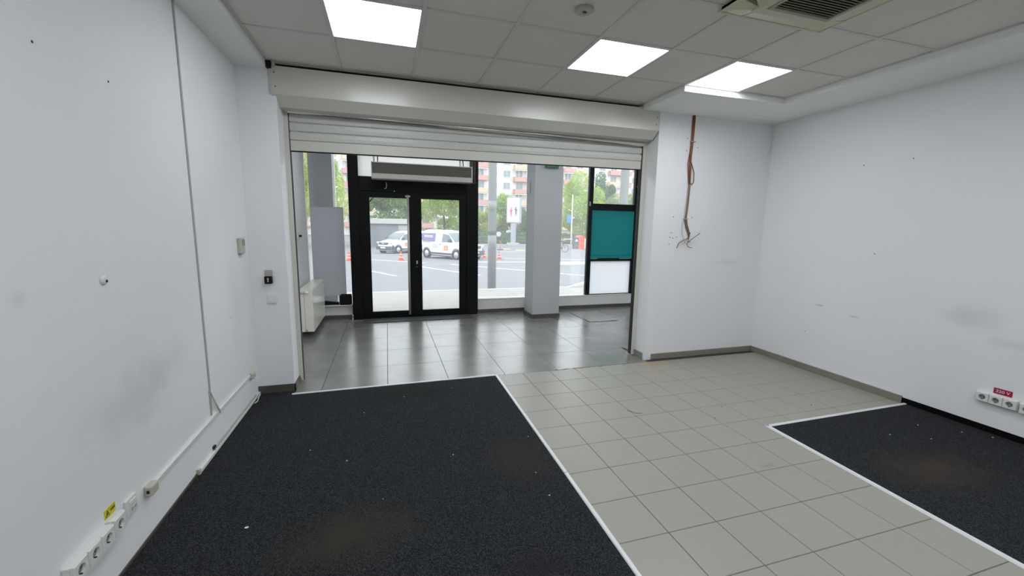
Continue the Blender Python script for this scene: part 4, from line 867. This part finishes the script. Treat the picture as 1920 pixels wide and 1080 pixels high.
obj('fork', MB().tube([B(0, .345), B(-.16, .72), B(-.20, .98)], .018, 6), m_vplast, t); obj('handlebar', MB().tube([(bxr - .10, byr - .27, z + 1.0), B(-.20, 1.0), (bxr - .10, byr + .27, z + 1.0)], .016, 6), m_vplast, t); obj('saddle', MB().cbox(bxr - .88, bxr - .62, byr - .07, byr + .07, z + .86, z + .92, .02), m_blk, t)
obj('pedals', MB().tube([B(-.62, .30), (bxr - .47, byr - .09, z + .33)], .012, 6).tube([B(-.62, .30), (bxr - .77, byr + .09, z + .27)], .012, 6).cbox(bxr - .53, bxr - .41, byr - .16, byr - .07, z + .31, z + .34, .01).cbox(bxr - .83, bxr - .71, byr + .07, byr + .16, z + .25, z + .28, .01), m_vplast, t)
def skin(name, verts, edges, m, parent, sub=2):
    bm = bmesh.new(); sl = bm.verts.layers.skin.verify(); vv = []
    for i, (p, r) in enumerate(verts):
        v = bm.verts.new(p); v[sl].radius = (r, r); v[sl].use_root = (i == 0); vv.append(v)
    for a, b in edges: bm.edges.new((vv[a], vv[b]))
    me = bpy.data.meshes.new(name); bm.to_mesh(me); bm.free()
    o = bpy.data.objects.new(name, me); C.objects.link(o); o.modifiers.new('s', 'SKIN').use_smooth_shade = True; o.modifiers.new('u', 'SUBSURF').levels = sub
    dg = bpy.context.evaluated_depsgraph_get(); me2 = bpy.data.meshes.new_from_object(o.evaluated_get(dg)); bpy.data.objects.remove(o)
    mb = MB(); mb.add([v.co.copy() for v in me2.vertices], [tuple(p.vertices) for p in me2.polygons], True); bpy.data.meshes.remove(me2)
    return obj(name, mb, m, parent, local=True)
per = thing('person', 'cyclist in dark top and shorts riding right, half hidden by the column', 'person', (bxr - .6, byr, z))
m_skin = mat('skin_tone', (.50, .32, .24), .6); m_top = mat('dark_top', (.05, .05, .07), .8); m_short = mat('grey_shorts', (.12, .12, .13), .8)
# body in one skin, rider frame: x forward from the crank, z from the ground
V = [((-.20, 0, .98), .15), ((-.14, 0, 1.18), .145), ((-.04, 0, 1.38), .16), ((.0, 0, 1.50), .07), ((.04, 0, 1.58), .06), ((.08, -.0, 1.70), .10), ((.10, 0, 1.78), .085),
     ((-.02, -.19, 1.42), .065), ((.16, -.24, 1.22), .05), ((.42, -.26, 1.07), .038), ((.52, -.26, 1.04), .04),
     ((-.02, .19, 1.42), .065), ((.16, .24, 1.22), .05), ((.42, .26, 1.07), .038), ((.52, .26, 1.04), .04),
     ((-.17, -.10, .94), .10), ((.20, -.12, .84), .07), ((.12, -.115, .58), .055), ((.10, -.115, .40), .04), ((.22, -.115, .35), .035),
     ((-.17, .10, .94), .10), ((.12, .12, .72), .07), ((-.06, .115, .50), .055), ((-.17, .115, .33), .04), ((-.06, .115, .285), .035)]
Ed = [(0, 1), (1, 2), (2, 3), (3, 4), (4, 5), (5, 6), (2, 7), (7, 8), (8, 9), (9, 10), (2, 11), (11, 12), (12, 13), (13, 14), (0, 15), (15, 16), (16, 17), (17, 18), (18, 19), (0, 20), (20, 21), (21, 22), (22, 23), (23, 24)]
skin('body', V, Ed, m_skin, per)
skin('shirt', [((-.19, 0, 1.02), .165), ((-.14, 0, 1.18), .16), ((-.04, 0, 1.38), .172), ((-.02, -.19, 1.42), .08), ((.10, -.225, 1.29), .065), ((-.02, .19, 1.42), .08), ((.10, .225, 1.29), .065)], [(0, 1), (1, 2), (2, 3), (3, 4), (2, 5), (5, 6)], m_top, per)
skin('shorts', [((-.20, 0, .98), .165), ((-.17, -.10, .94), .115), ((.08, -.115, .87), .09), ((-.17, .10, .94), .115), ((.02, .115, .785), .09)], [(0, 1), (1, 2), (0, 3), (3, 4)], m_short, per)
skin('hair', [((.05, 0, 1.80), .095), ((.02, 0, 1.72), .075)], [(0, 1)], m_blk, per)
for s in (-1, 1):
    for k in range(4): obj('finger', MB().tube([(.53, s * .26 - .03 + k * .02, 1.05), (.57, s * .26 - .03 + k * .02, 1.03), (.55, s * .26 - .03 + k * .02, 1.0)], [.010, .009, .008], 5), m_skin, per, local=True)
obj('shoe', MB().cbox(.06, .33, -.16, -.07, .335, .42, .03), m_blk, per, local=True); obj('shoe', MB().cbox(-.22, .05, .07, .16, .275, .36, .03), m_blk, per, local=True)

# garage row
t = thing('garage_building', 'low grey garage building with a white roof band behind the left van', 'garage', (.2, 43, gz(43))); z = gz(43)
obj('garage_wall', MB().box(-3.0, 3.4, 41.2, 45, z, 1.62), mat('garage_wall_grey', (.24, .24, .25), .8, noise=.06), t); obj('roof_band', MB().cbox(-3.3, 3.7, 40.8, 45.2, 1.62, 2.15, .04), m_curb, t)
for k in range(2):
    x = -2.8 + k * 2.1; d = obj('garage_door', MB().box(x, x + 1.9, 41.13, 41.2, z, 1.35), mat('garage_door_grey', (.21, .22, .24), .6) if k == 0 else bpy.data.materials['garage_door_grey'], t)
    for q in range(5): obj('door_rib', MB().box(x, x + 1.9, 41.10, 41.135, z + .2 + q * .4, z + .24 + q * .4), bpy.data.materials['garage_door_grey'], d)
obj('pale_panel', MB().box(1.5, 3.3, 41.12, 41.2, z, 1.5), mat('garage_pale', (.42, .43, .44), .8), t)

# apartment block
BY = 88; FH = 2.65; ZG = -.7
t = thing('apartment_block', 'pale panel apartment block with red and orange balconies behind the trees', 'building', (30, BY, ZG))
obj('block_wall', MB().box(-22, 84, BY, BY + 12, ZG, 19.5), m_bwall, t)
obj('roof_edge', MB().box(-22.4, 84.4, BY - .4, BY + 12.4, 19.5, 20.0), m_curb, t)
wm = MB().box(-.85, .85, -.12, .06, -.05, 1.55).mesh('window'); wm.materials.append(m_bframe)
pm = MB().box(-.74, -.04, -.135, -.10, .06, 1.44).box(.04, .74, -.135, -.10, .06, 1.44).mesh('pane'); pm.materials.append(m_bglass)
bays = [-15.5 + 3.0 * k for k in range(33)]
for bi, x in enumerate(bays):
    bal = bi % 4 in (0, 3)
    for fl_ in range(6):
        zf = 1.25 + fl_ * FH
        if zf > 17: continue
        wo = inst('window', wm, (x, BY, zf + .7), t); inst('pane', pm, (x, BY, zf + .7), wo)
        if bal:
            mm = m_bred if (bi // 2 + fl_) % 3 else m_bor
            key = 'balcony_r' if mm is m_bred else 'balcony_o'
            if key not in _tc:
                me = MB().box(-1.5, 1.5, -1.2, -1.1, -.15, .85).box(-1.5, -1.4, -1.2, 0, -.15, .85).box(1.4, 1.5, -1.2, 0, -.15, .85).box(-1.5, 1.5, -1.2, 0, -.2, -.1).mesh('balcony'); me.materials.append(mm); _tc[key] = me
            inst('balcony', _tc[key], (x, BY, zf - .1), t)
            if 'encl' not in _tc:
                me = MB().box(-1.45, -1.38, -1.15, -1.08, .85, 2.3).box(-.5, -.43, -1.15, -1.08, .85, 2.3).box(.43, .5, -1.15, -1.08, .85, 2.3).box(1.38, 1.45, -1.15, -1.08, .85, 2.3).box(-1.5, 1.5, -1.18, -1.05, 2.25, 2.4).mesh('balcony_glazing'); me.materials.append(m_bframe); _tc['encl'] = me
            if (bi + fl_) % 3: inst('balcony_glazing', _tc['encl'], (x, BY, zf - .1), t)

# foliage
def crown(cx_, cy_, cz_, rx, ry, rz, n, s, seed):
    R = random.Random(seed); blobs = []
    for _ in range(16):
        a = R.uniform(0, 2 * PI); h = R.uniform(-.85, .95); q = math.sqrt(max(0, 1 - h * h)) * R.uniform(.35, .85)
        blobs.append((cx_ + rx * q * math.cos(a), cy_ + ry * q * math.sin(a), cz_ + rz * h * .85, R.uniform(.28, .46)))
    vs_, fs = [], []
    for i in range(n):
        bx0, by0, bz0, br = R.choice(blobs)
        u = R.uniform(-1, 1); a = R.uniform(0, 2 * PI); q = math.sqrt(1 - u * u); rr = R.uniform(.75, 1.05)
        p = Vector((bx0 + rx * br * q * math.cos(a) * rr, by0 + ry * br * q * math.sin(a) * rr, bz0 + rz * br * u * rr))
        d1_ = Vector((R.gauss(0, 1), R.gauss(0, 1), R.gauss(0, .7))).normalized(); d2 = d1_.cross(Vector((R.gauss(0, 1), R.gauss(0, 1), R.gauss(0, 1)))).normalized()
        l = s * R.uniform(.7, 1.3); b = len(vs_)
        vs_ += [p - d1_ * l * .5, p + d2 * l * .32, p + d1_ * l * .5, p - d2 * l * .32]; fs.append((b, b + 1, b + 2, b + 3))
    me = bpy.data.meshes.new('foliage'); me.from_pydata([tuple(v) for v in vs_], [], fs); return me
def tree(x, y, zc_, rx, rz, kind, label, n=2600, s=.42, seed=1, name='tree', grp='trees across the street'):
    z = gz(y); t = thing(name, label, 'tree', (x, y, z), grp)
    me = crown(0, 0, zc_ - z, rx, rx, rz, int(n * 1.9), s * .72, seed); me.materials.append(m_leafs[kind])
    o = bpy.data.objects.new('foliage', me); C.objects.link(o); o.parent = t; o['kind'] = 'stuff'
    tr = MB().tube([(0, 0, -.1), (.05, 0, (zc_ - z) * .5), (0, .05, zc_ - z + rz * .4)], [.16, .12, .05], 8)
    for k in range(4): a = k * 1.7; tr.tube([(.03, 0, (zc_ - z) * (.55 + .1 * k)), (math.cos(a) * rx * .5, math.sin(a) * rx * .5, zc_ - z + rz * .2 * k - rz * .1)], [.06, .025], 6)
    obj('trunk', tr, m_bark, t, local=True)
tree(-.4, 52, 4.4, 2.9, 3.6, 1, 'broad mid green tree above the garage in the left door pane', 5200, .40, 1)
tree(7.6, 51.6, 3.7, 2.9, 3.2, 0, 'light green round tree behind the right van', 5000, .36, 2)
tree(3.6, 58, 3.2, 2.0, 2.3, 2, 'dark green tree behind the door mullion', 2600, .38, 3)
tree(12.9, 51.4, 2.2, 1.9, 1.9, 0, 'low light green tree right of the door frame', 2600, .34, 4)
tree(16.6, 57, 2.9, 2.6, 2.4, 1, 'mid green tree behind the concrete pole and lightbox', 3000, .36, 5)
tree(19.0, 51.5, 2.2, 2.0, 2.0, 2, 'dark green tree just right of the lightbox', 2400, .36, 6)
tree(27.7, 52, 4.7, 3.7, 4.5, 0, 'tall bright yellow green tree right of the column', 7500, .36, 7)
tree(35.2, 55, 3.2, 2.6, 3.2, 1, 'mid green tree behind the teal window panel', 2600, .38, 8)
tree(35.5, 60, 7.8, 2.2, 3.4, 2, 'dark green conifer seen in the upper right window', 2600, .40, 9)
tree(44.0, 63, 5.4, 3.2, 2.4, 1, 'loose green tree in the upper right window beside the pole', 2400, .40, 10)
tree(-5.9, 40, 4.4, 2.4, 4.6, 0, 'bright green tree seen between grey pillar and door frame', 5000, .30, 11)
tree(-9.6, 44, 4.2, 2.6, 4.2, 0, 'bright green tree at the left edge of the left window', 3600, .34, 12)
tree(30.8, 70, 9.5, 1.8, 2.6, 1, 'slender distant tree in front of the apartment block', 1500, .40, 13)
tree(19.0, 62, 5.2, 1.7, 1.9, 0, 'small light tree above the lightbox against the apartment block', 1300, .36, 14)
# hedge
t = thing('hedge', 'long clipped green hedge along the far side of the street', 'hedge', (22, 48, gz(48)))
me = bpy.data.meshes.new('foliage'); R = random.Random(5); vs_, fs = [], []
for i in range(9000):
    p = Vector((R.uniform(8, 40), 48 + R.uniform(-.5, .5), gz(48) + R.uniform(.05, 1.5)))
    if R.random() < .6: p.y = 47.5
    d1_ = Vector((R.gauss(0, 1), R.gauss(0, .4), R.gauss(0, 1))).normalized(); d2 = d1_.cross(Vector((R.gauss(0, .3), 1, R.gauss(0, .3)))).normalized(); l = R.uniform(.2, .38); b = len(vs_)
    q = Vector((22, 48, gz(48))); vs_ += [p - q - d1_ * l * .5, p - q + d2 * l * .35, p - q + d1_ * l * .5, p - q - d2 * l * .35]; fs.append((b, b + 1, b + 2, b + 3))
me.from_pydata([tuple(v) for v in vs_], [], fs); me.materials.append(m_leafs[2]); o = bpy.data.objects.new('foliage', me); C.objects.link(o); o.parent = t; o['kind'] = 'stuff'
obj('hedge_core', MB().box(8.2, 39.8, 47.65, 48.35, gz(48), gz(48) + 1.3), m_leafs[2], t)
struct(obj('far_kerb', MB().box(3, 70, 45.2, 45.5, gz(45) - .1, gz(45) + .14), m_curb), 'far kerb of the street below the hedge', 'curb')
